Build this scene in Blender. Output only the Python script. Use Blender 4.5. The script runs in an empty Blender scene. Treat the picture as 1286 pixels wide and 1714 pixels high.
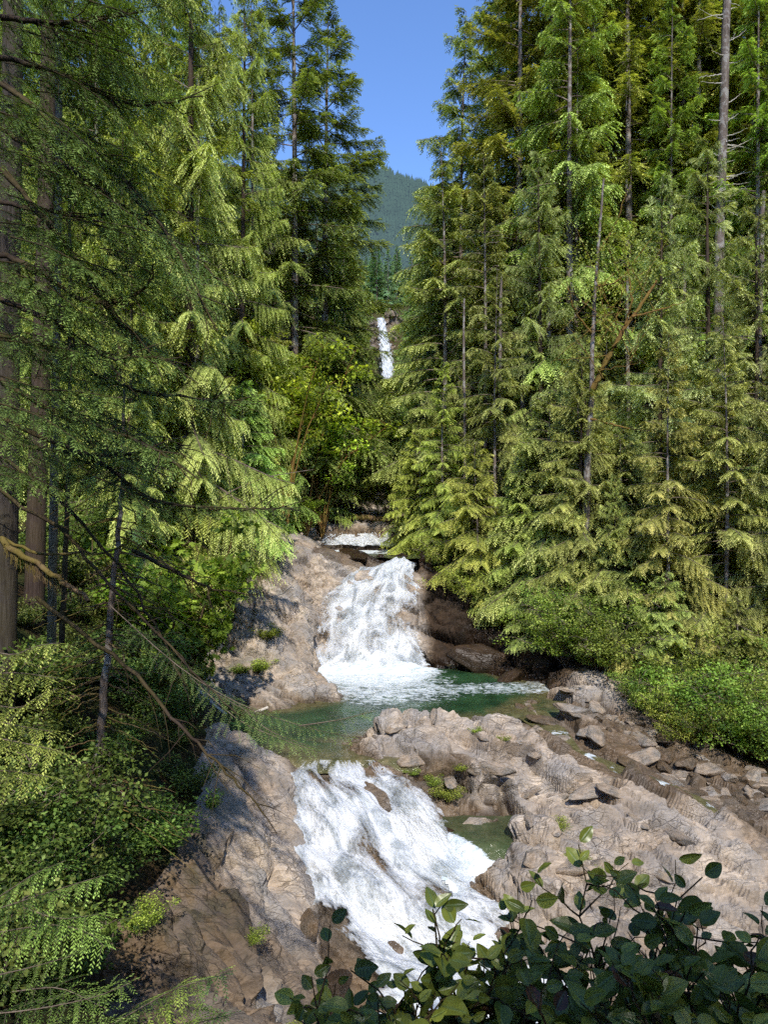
import bpy, math, random
import numpy as np
sc = bpy.context.scene
col = sc.collection
random.seed(7)
CAMZ = 6.5
F = 1189.0
def P(px, py, D):
    return np.array([(px-643)/F*D, D, CAMZ-(py-857)/F*D])
def XY(px, D):
    return np.array([(px-643)/F*D, D])

# ------------------------------------------------------------------ noise
def _h(ix, iy, iz, s):
    n = (ix.astype(np.int64)*374761393 + iy.astype(np.int64)*668265263 + iz.astype(np.int64)*2147483647 + s*974634777) & 0xffffffff
    n = ((n ^ (n >> 13))*1274126177) & 0xffffffff
    n = ((n ^ (n >> 16))*2246822519) & 0xffffffff
    n = n ^ (n >> 15)
    return (n & 0xffffff)/float(0xffffff)
def vn(p, s=0):
    i = np.floor(p).astype(np.int64); f = p-i; f = f*f*f*(f*(f*6-15)+10)
    r = 0
    for a in (0, 1):
        wx = f[:, 0] if a else 1-f[:, 0]
        for b in (0, 1):
            wy = f[:, 1] if b else 1-f[:, 1]
            for c in (0, 1):
                wz = f[:, 2] if c else 1-f[:, 2]
                r = r + wx*wy*wz*_h(i[:, 0]+a, i[:, 1]+b, i[:, 2]+c, s)
    return r*2-1
def fbm(p, o=4, s=0, g=.5):
    r = 0; a = 1; t = 0
    for k in range(o):
        r = r + a*vn(p*(2.03**k)+k*7.3, s+k); t += a; a *= g
    return r/t
def vor(p, s=0):
    """cellular blocks: returns a tilted-facet height and the distance to the cell edge"""
    i = np.floor(p).astype(np.int64)
    n = len(p); f1 = np.full(n, 9.); f2 = np.full(n, 9.); h = np.zeros(n)
    for a in (-1, 0, 1):
        for b in (-1, 0, 1):
            for c in (-1, 0, 1):
                x, y, z = i[:, 0]+a, i[:, 1]+b, i[:, 2]+c
                q = np.stack([x+_h(x, y, z, s), y+_h(x, y, z, s+1), z+_h(x, y, z, s+2)], 1)
                d = p-q; dd = np.sqrt((d*d).sum(1))
                hh = _h(x, y, z, s+3)*2-1 + 1.2*(d[:, 0]*(_h(x, y, z, s+4)-.5)*2 + d[:, 1]*(_h(x, y, z, s+5)-.5)*2 + d[:, 2]*(_h(x, y, z, s+6)-.5)*2)
                m = dd < f1
                f2 = np.where(m, f1, np.minimum(f2, dd)); h = np.where(m, hh, h); f1 = np.where(m, dd, f1)
    return h, f2-f1
def ss(a, b, x):
    t = np.clip((x-a)/(b-a), 0, 1); return t*t*(3-2*t)

# ------------------------------------------------------------------ object helpers
def tag(o, label=None, cat=None, group=None, kind=None):
    if label: o['label'] = label
    if cat: o['category'] = cat
    if group: o['group'] = group
    if kind: o['kind'] = kind
    return o
def mesh_np(name, V, faces, mats, smooth=False, attrs=None, mi=None):
    """faces: (n,3) or (n,4) array or list of such arrays"""
    if not isinstance(faces, list): faces = [faces]
    faces = [f for f in faces if len(f)]
    me = bpy.data.meshes.new(name)
    V = np.asarray(V, np.float32)
    me.vertices.add(len(V)); me.vertices.foreach_set('co', V.ravel())
    nl = sum(f.size for f in faces); npoly = sum(len(f) for f in faces)
    me.loops.add(nl); me.polygons.add(npoly)
    me.loops.foreach_set('vertex_index', np.concatenate([f.ravel() for f in faces]).astype(np.int32))
    tot = np.concatenate([np.full(len(f), f.shape[1]) for f in faces])
    st = np.concatenate([[0], np.cumsum(tot)[:-1]]).astype(np.int32)
    me.polygons.foreach_set('loop_start', st)
    if smooth: me.polygons.foreach_set('use_smooth', np.ones(npoly, bool))
    else: me.polygons.foreach_set('use_smooth', np.zeros(npoly, bool))
    if mi is not None: me.polygons.foreach_set('material_index', np.asarray(mi, np.int32))
    for k, v in (attrs or {}).items():
        a = me.attributes.new(k, 'FLOAT', 'POINT'); a.data.foreach_set('value', np.asarray(v, np.float32))
    me.update(calc_edges=True)
    for m in (mats if isinstance(mats, (list, tuple)) else [mats]): me.materials.append(m)
    return me
def obj(name, me, parent=None, loc=(0, 0, 0)):
    o = bpy.data.objects.new(name, me); col.objects.link(o); o.parent = parent; o.location = loc
    return o
def empty(name, loc, label, cat, group=None, rz=0, scale=1):
    o = bpy.data.objects.new(name, None); col.objects.link(o); o.location = loc
    o.rotation_euler = (0, 0, rz); o.empty_display_size = .3
    o.scale = scale if isinstance(scale, tuple) else (scale,)*3
    return tag(o, label, cat, group)

# ------------------------------------------------------------------ materials
class N:
    def __init__(s, name):
        s.m = bpy.data.materials.new(name); s.m.use_nodes = True; s.t = s.m.node_tree; s.t.nodes.clear()
        s.out = s.t.nodes.new('ShaderNodeOutputMaterial')
    def n(s, typ, **kw):
        nd = s.t.nodes.new(typ)
        for k, v in kw.items():
            if k.startswith('_'): setattr(nd, k[1:], v)
            else:
                key = int(k[1:]) if k[0] == 'i' and k[1:].isdigit() else k.replace('__', ' ')
                if hasattr(v, 'bl_idname') or isinstance(v, bpy.types.NodeSocket): s.t.links.new(v, nd.inputs[key])
                else: nd.inputs[key].default_value = v
        return nd
    def l(s, a, b): s.t.links.new(a, b)
    def mix(s, f, a, b, bt='MIX'):
        nd = s.t.nodes.new('ShaderNodeMix'); nd.data_type = 'RGBA'; nd.blend_type = bt
        for k, v in ((0, f), (6, a), (7, b)):
            if isinstance(v, bpy.types.NodeSocket): s.l(v, nd.inputs[k])
            else: nd.inputs[k].default_value = v if not isinstance(v, tuple) or len(v) == 4 else (*v, 1)
        return nd.outputs[2]
    def math(s, op, a, b=None, c=None, clamp=False):
        nd = s.t.nodes.new('ShaderNodeMath'); nd.operation = op; nd.use_clamp = clamp
        for k, v in ((0, a), (1, b), (2, c)):
            if v is None: continue
            if isinstance(v, bpy.types.NodeSocket): s.l(v, nd.inputs[k])
            else: nd.inputs[k].default_value = v
        return nd.outputs[0]
    def ramp(s, v, stops, interp='LINEAR'):
        nd = s.t.nodes.new('ShaderNodeValToRGB'); cr = nd.color_ramp; cr.interpolation = interp
        while len(cr.elements) > 1: cr.elements.remove(cr.elements[0])
        cr.elements[0].position = stops[0][0]; cr.elements[0].color = (*stops[0][1], 1) if isinstance(stops[0][1], tuple) else (stops[0][1],)*3+(1,)
        for p, c in stops[1:]:
            e = cr.elements.new(p); e.color = (*c, 1) if isinstance(c, tuple) else (c, c, c, 1)
        s.l(v, nd.inputs[0]); return nd.outputs[0]
    def attr(s, name):
        nd = s.t.nodes.new('ShaderNodeAttribute'); nd.attribute_name = name; return nd.outputs['Fac']
    def coord(s, kind='Object', scale=(1, 1, 1), rot=(0, 0, 0)):
        tc = s.t.nodes.new('ShaderNodeTexCoord'); mp = s.t.nodes.new('ShaderNodeMapping')
        mp.inputs['Scale'].default_value = scale; mp.inputs['Rotation'].default_value = rot
        s.l(tc.outputs[kind], mp.inputs[0]); return mp.outputs[0]
    def noise(s, v, scale, detail=6, rough=.6, dist=0):
        nd = s.t.nodes.new('ShaderNodeTexNoise'); s.l(v, nd.inputs['Vector'])
        nd.inputs['Scale'].default_value = scale; nd.inputs['Detail'].default_value = detail
        nd.inputs['Roughness'].default_value = rough; nd.inputs['Distortion'].default_value = dist
        return nd.outputs[0]
    def bump(s, h, strength, dist, normal=None):
        nd = s.t.nodes.new('ShaderNodeBump'); nd.inputs['Strength'].default_value = strength; nd.inputs['Distance'].default_value = dist
        s.l(h, nd.inputs['Height'])
        if normal is not None: s.l(normal, nd.inputs['Normal'])
        return nd.outputs[0]

def leaf_mat(name, dark, mid, light, trans=.28, rough=.55, spec=.25, tcol=None):
    m = N(name)
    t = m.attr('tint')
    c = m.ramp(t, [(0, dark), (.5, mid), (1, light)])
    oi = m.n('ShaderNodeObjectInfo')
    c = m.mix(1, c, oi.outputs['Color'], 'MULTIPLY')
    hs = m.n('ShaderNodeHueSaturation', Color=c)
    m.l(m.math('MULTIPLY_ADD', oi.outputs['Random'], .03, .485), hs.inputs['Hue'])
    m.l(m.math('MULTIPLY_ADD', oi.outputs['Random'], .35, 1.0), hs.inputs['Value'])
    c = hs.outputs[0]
    b = m.n('ShaderNodeBsdfPrincipled', Base__Color=c, Roughness=rough); b.inputs['Specular IOR Level'].default_value = spec
    tc = m.mix(1, c, (1.25, 1.25, .55, 1), 'MULTIPLY')
    tr = m.n('ShaderNodeBsdfTranslucent', Color=tc)
    mx = m.n('ShaderNodeMixShader', Fac=trans); m.l(b.outputs[0], mx.inputs[1]); m.l(tr.outputs[0], mx.inputs[2])
    m.l(mx.outputs[0], m.out.inputs[0]); return m.m

def bark_mat(name, dark, light, patch=None, moss=0, sx=14, sz=2.0):
    m = N(name)
    v = m.coord('Object', (sx, sx, sz)); v1 = m.coord('Object')
    n1 = m.noise(v, 1, 8, .7, .4); n2 = m.noise(v1, 3, 5, .6)
    c = m.ramp(n1, [(.32, dark), (.62, light)])
    if patch:
        c = m.mix(m.ramp(n2, [(.5, 0.), (.58, 1.)]), c, patch)
    if moss:
        n3 = m.noise(v1, 1.7, 5, .65)
        c = m.mix(m.math('MULTIPLY', m.ramp(n3, [(.42, 0.), (.55, 1.)]), moss), c, (.16, .13, .02))
    b = m.n('ShaderNodeBsdfPrincipled', Base__Color=c, Roughness=.9); b.inputs['Specular IOR Level'].default_value = .15
    m.l(m.bump(n1, .9, .03), b.inputs['Normal'])
    m.l(b.outputs[0], m.out.inputs[0]); return m.m

def rock_mat(name):
    m = N(name)
    v = m.coord('Object'); vs = m.coord('Object', (1, 3.2, 2.2), (.5, .3, .6))
    n1 = m.noise(v, .9, 6, .6, .3); n2 = m.noise(vs, 2.6, 10, .68, .5); n3 = m.noise(v, 5.5, 10, .74)
    c = m.ramp(n2, [(.28, (.17, .138, .10)), (.43, (.39, .315, .235)), (.56, (.56, .455, .345)), (.74, (.68, .585, .46))])
    c = m.mix(m.ramp(n1, [(.40, 0.), (.58, .85)]), c, (.30, .275, .25))
    c = m.mix(m.ramp(n3, [(.34, .75), (.43, 0.)]), c, (.08, .065, .05))
    c = m.mix(m.ramp(n3, [(.56, 0.), (.70, .4)]), c, (.60, .52, .43))
    c = m.mix(m.ramp(m.noise(v, .55, 5, .6), [(.40, .75), (.60, 0.)]), c, m.mix(1, c, (.62, .56, .50, 1), 'MULTIPLY'))
    # cracks
    vo = m.n('ShaderNodeTexVoronoi', _feature='DISTANCE_TO_EDGE', Scale=2.3)
    dv = m.n('ShaderNodeMixRGB', Fac=.12); m.l(vs, dv.inputs[1]); 
    nn = m.n('ShaderNodeTexNoise', Scale=3.0, Detail=5.0); m.l(v, nn.inputs['Vector']); m.l(nn.outputs[1], dv.inputs[2]); m.l(dv.outputs[0], vo.inputs['Vector'])
    vo2 = m.n('ShaderNodeTexVoronoi', _feature='DISTANCE_TO_EDGE', Scale=6.5); m.l(dv.outputs[0], vo2.inputs['Vector'])
    cr = m.ramp(vo.outputs[0], [(0, 1.), (.045, 0.)]); cr2 = m.ramp(vo2.outputs[0], [(0, .5), (.045, 0.)])
    crk = m.math('MAXIMUM', cr, cr2)
    crm = m.math('MULTIPLY', crk, m.ramp(m.noise(v, 1.1, 4), [(.44, 0.), (.60, .65)]))
    c = m.mix(crm, c, (.05, .035, .028))
    # ochre stains, moss, wetness carried as point attributes
    och = m.math('MULTIPLY', m.attr('moss'), m.ramp(m.noise(v, 2.2, 9, .7), [(.44, 0.), (.56, .6)]))
    c = m.mix(och, c, m.mix(m.ramp(n1, [(.45, 0.), (.55, 1.)]), (.24, .165, .07), (.11, .105, .035)))
    wet = m.math('MULTIPLY', m.attr('wet'), m.ramp(m.noise(v, 3.5, 6, .7), [(.25, .75), (.55, 1.)]))
    wc = m.mix(1, c, (.38, .33, .27, 1), 'MULTIPLY')
    c = m.mix(wet, c, wc)
    dk = m.attr('dark'); c = m.mix(1, c, m.ramp(dk, [(0, (1., 1., 1.)), (.7, (.42, .37, .32)), (.95, (.13, .10, .075))]), 'MULTIPLY')  # dark rock tone, plus the tree shade painted on the cliff
    b = m.n('ShaderNodeBsdfPrincipled', Base__Color=c)
    m.l(m.math('MULTIPLY_ADD', wet, -.55, .85), b.inputs['Roughness']); b.inputs['Specular IOR Level'].default_value = .2
    hsum = m.math('ADD', m.math('MULTIPLY', n2, 1.0), m.math('MULTIPLY', n3, .35))
    hsum = m.math('SUBTRACT', hsum, m.math('MULTIPLY', crm, .9))
    m.l(m.bump(hsum, .65, .05), b.inputs['Normal'])
    m.l(b.outputs[0], m.out.inputs[0]); return m.m

def ground_mat(name):
    m = N(name); v = m.coord('Object')
    n1 = m.noise(v, 1.2, 8, .7); n2 = m.noise(v, 9, 8, .75)
    c = m.ramp(n2, [(.3, (.02, .014, .008)), (.5, (.07, .045, .022)), (.7, (.15, .095, .045))])
    c = m.mix(m.ramp(n1, [(.44, 0.), (.56, .85)]), c, m.ramp(n2, [(.35, (.02, .03, .008)), (.65, (.08, .10, .025))]))
    b = m.n('ShaderNodeBsdfPrincipled', Base__Color=c, Roughness=.95); b.inputs['Specular IOR Level'].default_value = .1
    m.l(m.bump(n2, 1, .15), b.inputs['Normal']); m.l(b.outputs[0], m.out.inputs[0]); return m.m

def pool_mat(name):
    m = N(name); v = m.coord('Object'); vr = m.coord('Object', (1, 1.9, 1))
    foam = m.attr('foam'); sh = m.attr('shallow')
    deep = m.ramp(m.noise(v, .7, 3), [(.4, (.012, .040, .016)), (.6, (.030, .080, .030))])
    bed = m.ramp(m.noise(v, 3.5, 8, .7), [(.3, (.05, .045, .018)), (.55, (.14, .12, .05)), (.75, (.28, .22, .12))])
    c = m.mix(sh, deep, bed)
    n1 = m.noise(vr, 2.3, 9, .66, 1.4); n2 = m.noise(vr, 9, 6, .7, .8)
    ff = m.math('MULTIPLY_ADD', foam, 1.05, m.math('MULTIPLY_ADD', n1, 1.0, m.math('MULTIPLY_ADD', n2, .45, -1.27)))
    fm = m.ramp(ff, [(.0, 0.), (.10, .75), (.3, 1.)])
    b = m.n('ShaderNodeBsdfPrincipled', Base__Color=c, Roughness=.12, IOR=1.33)
    w = m.math('ADD', m.noise(vr, 3.2, 5, .6, .6), m.math('MULTIPLY', m.noise(vr, 11, 4, .6), .4))
    m.l(m.bump(w, .55, .12), b.inputs['Normal'])
    fo = m.n('ShaderNodeBsdfPrincipled', Base__Color=m.ramp(m.noise(vr, 4, 7, .65, .6), [(.36, (.48, .56, .57)), (.5, (.74, .78, .79)), (.6, (.86, .88, .88))]), Roughness=.6)
    m.l(m.bump(n2, .6, .06), fo.inputs['Normal'])
    mx = m.n('ShaderNodeMixShader', Fac=fm); m.l(b.outputs[0], mx.inputs[1]); m.l(fo.outputs[0], mx.inputs[2])
    m.l(mx.outputs[0], m.out.inputs[0]); return m.m

def fall_mat(name, fine=22., thick=.0, blue=(.42, .46, .47)):
    m = N(name); u = m.attr('fu'); w = m.attr('fv'); de = m.attr('dens')
    cv = m.n('ShaderNodeCombineXYZ', X=u, Y=w)
    mp = m.n('ShaderNodeMapping', Vector=cv.outputs[0]); mp.inputs['Scale'].default_value = (1, .5, 1)
    mp2 = m.n('ShaderNodeMapping', Vector=cv.outputs[0]); mp2.inputs['Scale'].default_value = (1, .6, 1)
    n1 = m.noise(mp.outputs[0], 1.9, 6, .6, .7); n2 = m.noise(mp2.outputs[0], fine, 3, .65, .3)
    s = m.math('MULTIPLY_ADD', n1, 1.5, m.math('MULTIPLY_ADD', n2, .65, m.math('MULTIPLY_ADD', de, 1.0, -1.775+thick)))
    al = m.ramp(s, [(0, 0.), (.15, .5), (.5, 1.)])
    c = m.ramp(m.math('MULTIPLY_ADD', n1, .75, m.math('MULTIPLY', n2, .25)), [(.38, blue), (.47, (.70, .73, .74)), (.54, (.92, .93, .93))])
    b = m.n('ShaderNodeBsdfPrincipled', Base__Color=c, Roughness=.55); b.inputs['Specular IOR Level'].default_value = .3
    m.l(m.bump(m.math('MULTIPLY_ADD', n2, .25, n1), 1.0, .16), b.inputs['Normal'])
    tl = m.n('ShaderNodeBsdfTranslucent', Color=(.8, .85, .87, 1))
    m0 = m.n('ShaderNodeMixShader', Fac=.3); m.l(b.outputs[0], m0.inputs[1]); m.l(tl.outputs[0], m0.inputs[2])
    tr = m.n('ShaderNodeBsdfTransparent'); mx = m.n('ShaderNodeMixShader', Fac=al)
    m.l(tr.outputs[0], mx.inputs[1]); m.l(m0.outputs[0], mx.inputs[2]); m.l(mx.outputs[0], m.out.inputs[0]); return m.m

def plain_mat(name, c, rough=.8, spec=.3, bscale=None):
    m = N(name); v = m.coord('Object')
    cc = m.mix(m.noise(v, 6, 5), tuple(x*.6 for x in c), tuple(min(1, x*1.3) for x in c))
    b = m.n('ShaderNodeBsdfPrincipled', Base__Color=cc, Roughness=rough); b.inputs['Specular IOR Level'].default_value = spec
    m.l(b.outputs[0], m.out.inputs[0]); return m.m

M = {}
M['rock'] = rock_mat('fractured_rock')
M['ground'] = ground_mat('forest_soil')
M['pool'] = pool_mat('river_water')
M['fall'] = fall_mat('falling_water')
M['cascade'] = fall_mat('cascade_water', 15., .12)
M['farfall'] = fall_mat('far_falling_water', 1.2, .45)
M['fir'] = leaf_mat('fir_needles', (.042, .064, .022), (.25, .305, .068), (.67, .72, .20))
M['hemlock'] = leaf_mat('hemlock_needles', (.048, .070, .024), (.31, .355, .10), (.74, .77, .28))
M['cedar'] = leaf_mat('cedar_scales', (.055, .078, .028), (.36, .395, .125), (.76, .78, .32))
M['maple'] = leaf_mat('maple_leaves', (.06, .09, .018), (.24, .30, .05), (.54, .60, .13), .5)
M['bush'] = leaf_mat('bush_leaves', (.06, .085, .02), (.30, .35, .08), (.62, .66, .20), .42)
M['salal'] = None
M['bark'] = bark_mat('grey_brown_bark', (.05, .035, .027), (.19, .15, .12), (.26, .235, .205))
M['cedarbark'] = bark_mat('dark_cedar_bark', (.022, .017, .014), (.075, .062, .052), None, .1, 30, 1.6)  # bark colour darkened to put shade on the near left trunk
M['alderbark'] = bark_mat('alder_bark', (.06, .05, .04), (.20, .165, .125), None, .3, 12, 6)
M['redbark'] = bark_mat('red_cedar_bark', (.022, .014, .011), (.08, .055, .042), None, .1, 30, 1.6)  # red bark, also darkened for the shade on the left trunk
M['mossbark'] = bark_mat('mossy_bark', (.07, .04, .02), (.19, .13, .07), None, .6, 9, 4)
M['orangemoss'] = bark_mat('orange_moss', (.09, .05, .018), (.25, .14, .04), None, .4, 9, 4)
M['twig'] = bark_mat('dry_twigs', (.06, .042, .030), (.22, .17, .125), None, 0, 5, 5)
M['darktwig'] = bark_mat('dark_twigs', (.018, .012, .009), (.06, .042, .03), None, .2, 5, 5)
M['palewood'] = bark_mat('bleached_wood', (.35, .30, .24), (.62, .56, .48), None, 0, 9, 3)

# ------------------------------------------------------------------ terrain
left_pts = [(480,1290,18.3,.1),(500,1400,0,0)]
CP = []   # X, Y, Z
def cp(px, py, D, dz=0):
    p = P(px, py, D); CP.append((p[0], p[1], p[2]+dz))
def cz(px, D, z): CP.append(((px-643)/F*D, D, z))
def Dc(py): return 17.2/((py-857)/F+.6)
def casz(D): return .1-.6*(18-D)
# lower-left rock bank
for a in [(500,1290,18.2),(507,1400,16.0),(525,1500,14.9),(560,1640,13.3),(590,1720,12.3),(455,1270,18.6),(400,1240,17.0),(420,1320,16.3),
          (440,1400,15.3),(440,1500,13.6),(470,1600,12.5),(500,1690,11.6),(330,1400,13.5),(345,1310,15.3),(345,1240,18.0),(300,1500,11.5),(250,1600,10),(400,1600,11.2),
          (200,1700,9),(400,1700,10.3),(100,1600,8.8),(100,1300,12),(-10,1115,12),(95,1190,13),(165,1400,11.5),(0,1400,8.8),(0,1714,5.5),
          (-200,1300,9),(-300,1000,14),(-400,900,22),(60,1010,17),(0,950,20)]: cp(*a)
# pool margins and bed
for a in [(345,20.5,-.5),(420,20.5,-.9),(480,19.5,-.35),(560,19.2,-.3),(500,22,-1.2),(600,23,-1.5),(700,24,-1.5),(620,27,-1.5),(700,28,-1.6),(800,26,-1.2),(850,25,-.6),
          (560,29.5,-.6),(640,29.8,-.8),(715,29.8,-.6),(340,22.3,-.05),(420,23.3,.05),(520,24.0,.12),(560,24.6,.0),(470,24.6,.35),(400,25,.7)]: cz(*a)
cz(600, 18.5, -.16); cz(520, 18.4, -.14); cz(650, 18.6, -.1)
# bed under the lower cascade
for D in (17.6, 16.5, 15.5, 14.5, 13.5, 12.5, 11):
    for px in (540, 620, 700): cz(px+max(0, 16-D)*22, D, max(casz(D), -3.2)-(.2 if D > 17 else .5))
# upper-left bank
for a in [(350,1170,23.2),(330,1130,24.5),(400,1080,27),(480,1090,27.5),(500,1130,25.4),(430,980,30),(505,1020,30),(540,965,32),(575,940,33.5),(600,925,34.5),
          (440,880,36),(520,900,38.5),(300,900,30),(200,900,25),(250,1000,22),(300,1100,21),(260,1200,17.5),(200,1150,16.5),(380,860,40),(100,860,35),(500,850,47)]: cp(*a)
# the rock step the upper fall comes down
for px in (545, 620, 700): cz(px, 30.3, -.3)
for px in (580, 640, 690): cz(px, 31.3, 1.5)
for px in (610, 650, 700): cz(px, 32.4, 3.2)
for px in (630, 660, 700): cz(px, 33.6, 3.85)
for px in (560, 620, 670): cz(px, 35.5, 4.15)
for px in (560, 620, 670): cz(px, 38.5, 4.2)
for px in (560, 620, 670): cz(px, 41.3, 4.3)
for px in (560, 620, 670): cz(px, 42.6, 5.3)
for px in (590, 640, 690): cz(px, 47, 5.9)
# right side cliff under the trees
for a in [(735,30.2,.2),(760,31.0,1.6),(740,32.8,3.6),(800,29.6,.3),(820,31.5,2.4),(870,27.9,.2),(900,29.5,1.8),(940,26.4,.35),(960,28.5,2.1),(1000,25.3,.6),(1040,27.5,2.2)]: cz(*a)
for a in [(800,960,34),(900,1000,32.5),(1000,900,35),(1000,800,42),(1280,900,36),(1280,800,44),(1200,1080,28),(1100,1150,25.6),(1200,1200,24.2),(1290,1230,24),(1500,1150,26),(1700,1000,34),
          (1150,1000,31),(720,880,44),(760,820,50),(640,845,52)]: cp(*a)
# shelf with small streams
for a in [(900,1180,23.6),(960,1170,24.3),(1000,1200,22.6),(1100,1250,21.6),(1180,1270,21.5),(1280,1320,19.8),(1400,1380,18.5),(870,1200,22.5),(930,1230,21.3),(970,1260,20.1),(1050,1290,19.8),
          (1110,1310,19.4),(1200,1350,18.6),(1285,1400,17.6),(1400,1480,16.3),(1230,1300,20.6)]: cp(*a)
# centre outcrop
for a in [(700,1185,20.4),(650,1205,20.9),(668,1190,20.7),(625,1225,20.0),(640,1260,18.9),(760,1198,20.3),(850,1230,19.35),(950,1275,18.7),(1050,1318,18.0),(1130,1360,17.5),(1200,1400,16.9),(1235,1440,16.2),(1240,1500,15.3),
          (690,1300,18.3),(735,1345,17.9),(780,1372,17.6),(835,1368,17.65),(745,1262,18.65),(790,1290,18.15),(845,1285,18.25),(790,1240,19.1),(700,1240,19.0),(870,1330,17.9),(900,1300,18.5),(870,1400,16.2),
          (930,1350,17.4),(1000,1360,17.3),(900,1450,15.1),(960,1410,16.2),(1050,1420,16.1),(1100,1450,15.6),(1000,1480,14.8),(1130,1500,15.0),(930,1500,14.5),(1000,1550,14.0),(1100,1560,13.9),(1200,1560,14.0)]: cp(*a)
for a in [(800,16.8,-1.35),(840,16.2,-1.4),(820,15.5,-1.45),(870,15.2,-1.4),(850,14.6,-1.9),(950,13.8,-2.6),(1100,13.0,-2.75),(1280,13.0,-2.5),(900,12.8,-3.0),(1100,11.5,-3.0),(1500,13,-2.2),
          (800,11,-3.1),(700,10.5,-2.6),(900,9,-2.4),(1200,9,-2.0),(1500,9,-1)]: cz(*a)
# the bank the camera stands on
for a in [(640,0,4.9),(0,2,4.6),(1300,2,4.8),(643,1.5,4.85),(300,3,3.8),(643,3,3.7),(900,3,3.6),(1200,3,3.7),(643,5,1.9),(900,5,1.2),(1200,5,1.3),(300,5,2.7),(400,7.5,.8),(700,7.5,-.9),(1000,7.5,-1.0),
          (-300,5,2.9),(0,3,3.7),(150,4,3.2)]: cz(*a)
for a in [(-8,-3,5.6),(8,-3,5.6),(0,-8,6.6),(-14,3,6.2),(14,2,4.6),(-20,12,7.5),(20,10,2.5),(22,24,3.5),(20,18,.8),(26,36,9),(28,48,15),(-20,26,9),(-22,38,13),(-16,48,13),(14,52,14),(6,54,9),(-8,54,9),
          (30,-5,6),(-30,-5,10),(-30,20,13),(30,10,5)]: CP.append(a)
CP = np.array(CP, float)
def U(r2): return np.where(r2 > 0, r2*np.log(np.maximum(r2, 1e-12)), 0)
n = len(CP); A = np.zeros((n+3, n+3)); d = CP[:, None, :2]-CP[None, :, :2]
A[:n, :n] = U((d**2).sum(2)) + np.eye(n)*.03; A[:n, n] = 1; A[:n, n+1:] = CP[:, :2]; A[n, :n] = 1; A[n+1:, :n] = CP[:, :2].T
Wt = np.linalg.solve(A, np.concatenate([CP[:, 2], [0, 0, 0]]))
def tps(x, y):
    out = np.empty(len(x))
    for i in range(0, len(x), 20000):
        a, b = x[i:i+20000], y[i:i+20000]
        r2 = (a[:, None]-CP[None, :, 0])**2+(b[:, None]-CP[None, :, 1])**2
        out[i:i+20000] = U(r2)@Wt[:n]+Wt[n]+Wt[n+1]*a+Wt[n+2]*b
    return out
def valley(x, y):
    yy = np.maximum(y, -40)
    base = np.where(yy < 45, 3.0+.06*yy, 6+(yy-45)*.235)
    base = np.minimum(base, 53+0*yy) + ss(247, 262, y)*25 + np.maximum(y-262, 0)*.33
    hw = np.interp(y, [-50, 0, 20, 40, 60, 250, 600], [3, 4, 9, 5, 2.5, 4, 60])
    side = np.maximum(np.abs(x)-hw, 0)
    return base + side*.55 + 2.5*fbm(np.stack([x*.03, y*.03, 0*x], 1), 3, 91)
def bl(x, y):
    cx, cy = 1.0, 24.0
    r = np.maximum(np.abs(x-cx)/24, np.abs(y-cy)/27)
    return ss(.86, 1.12, r)
LB = np.array([(-60,-6),(4,-4.6),(8,-3.3),(10,-3.7),(12,-3.5),(14.5,-3.9),(17,-4.3),(20,-5.1),(25,-6.5),(30,-5.7),(35,-6.6),(41,-6),(50,-3.5),(60,-2),(250,-3),(1000,-3)])
RB = np.array([(-60,9),(9,9),(12,8.9),(15,9.5),(18,10.6),(21.5,11.2),(23,10.0),(25,8.6),(28,6.9),(31,5.0),(34,3.4),(41,2.0),(50,1.2),(60,2),(250,4),(1000,4)])
def rockmask(x, y):
    w = .45*fbm(np.stack([x*.9, y*.9, 0*x], 1), 3, 31)
    l = np.interp(y, LB[:, 0], LB[:, 1]); r = np.interp(y, RB[:, 0], RB[:, 1])
    m = ss(-.35, .25, x-l+w)*ss(-.35, .25, r-x+w)
    m = m*ss(58, 54, y)
    return m*ss(6.2, 8.0, y-.3*np.maximum(-x, 0))
# small stream path over the shelf
SP = np.array([P(880,1195,22.9), P(925,1222,21.9), P(962,1250,20.7), P(985,1275,20.2), P(1040,1296,19.9), P(1110,1312,19.5), P(1180,1345,18.7), P(1240,1385,17.9), P(1310,1430,17.3)])
def stream_d(x, y):
    dmin = np.full(len(x), 99.)
    for a, b in zip(SP[:-1], SP[1:]):
        ab = b[:2]-a[:2]; t = np.clip(((x-a[0])*ab[0]+(y-a[1])*ab[1])/(ab@ab), 0, 1)
        dmin = np.minimum(dmin, np.hypot(x-a[0]-t*ab[0], y-a[1]-t*ab[1]))
    return dmin
def grow(a, h, f, end):
    o = [a]
    while (o[-1]-end)*np.sign(h) < 0:
        o.append(o[-1]+h); h *= f
    return o[1:]
xs = np.array(sorted(grow(-7.2, -.12, 1.045, -1100)+list(np.arange(-7.2, 10.6, .048))+grow(10.55, .12, 1.045, 1100)))
ys = np.array(sorted(grow(8, -.12, 1.05, -120)+list(np.arange(8, 36, .054))+grow(36, .1, 1.035, 1700)))
GX, GY = np.meshgrid(xs, ys); gx, gy = GX.ravel(), GY.ravel()
b_ = bl(gx, gy); inn = b_ < 1
zt = np.zeros(len(gx)); zt[inn] = tps(gx[inn], gy[inn])
gz = zt*(1-b_)+valley(gx, gy)*b_
sd = stream_d(gx, gy)
gz -= .16*np.exp(-(sd/.42)**2)
GZ0 = gz.reshape(GX.shape).copy()
rm = rockmask(gx, gy)
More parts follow.
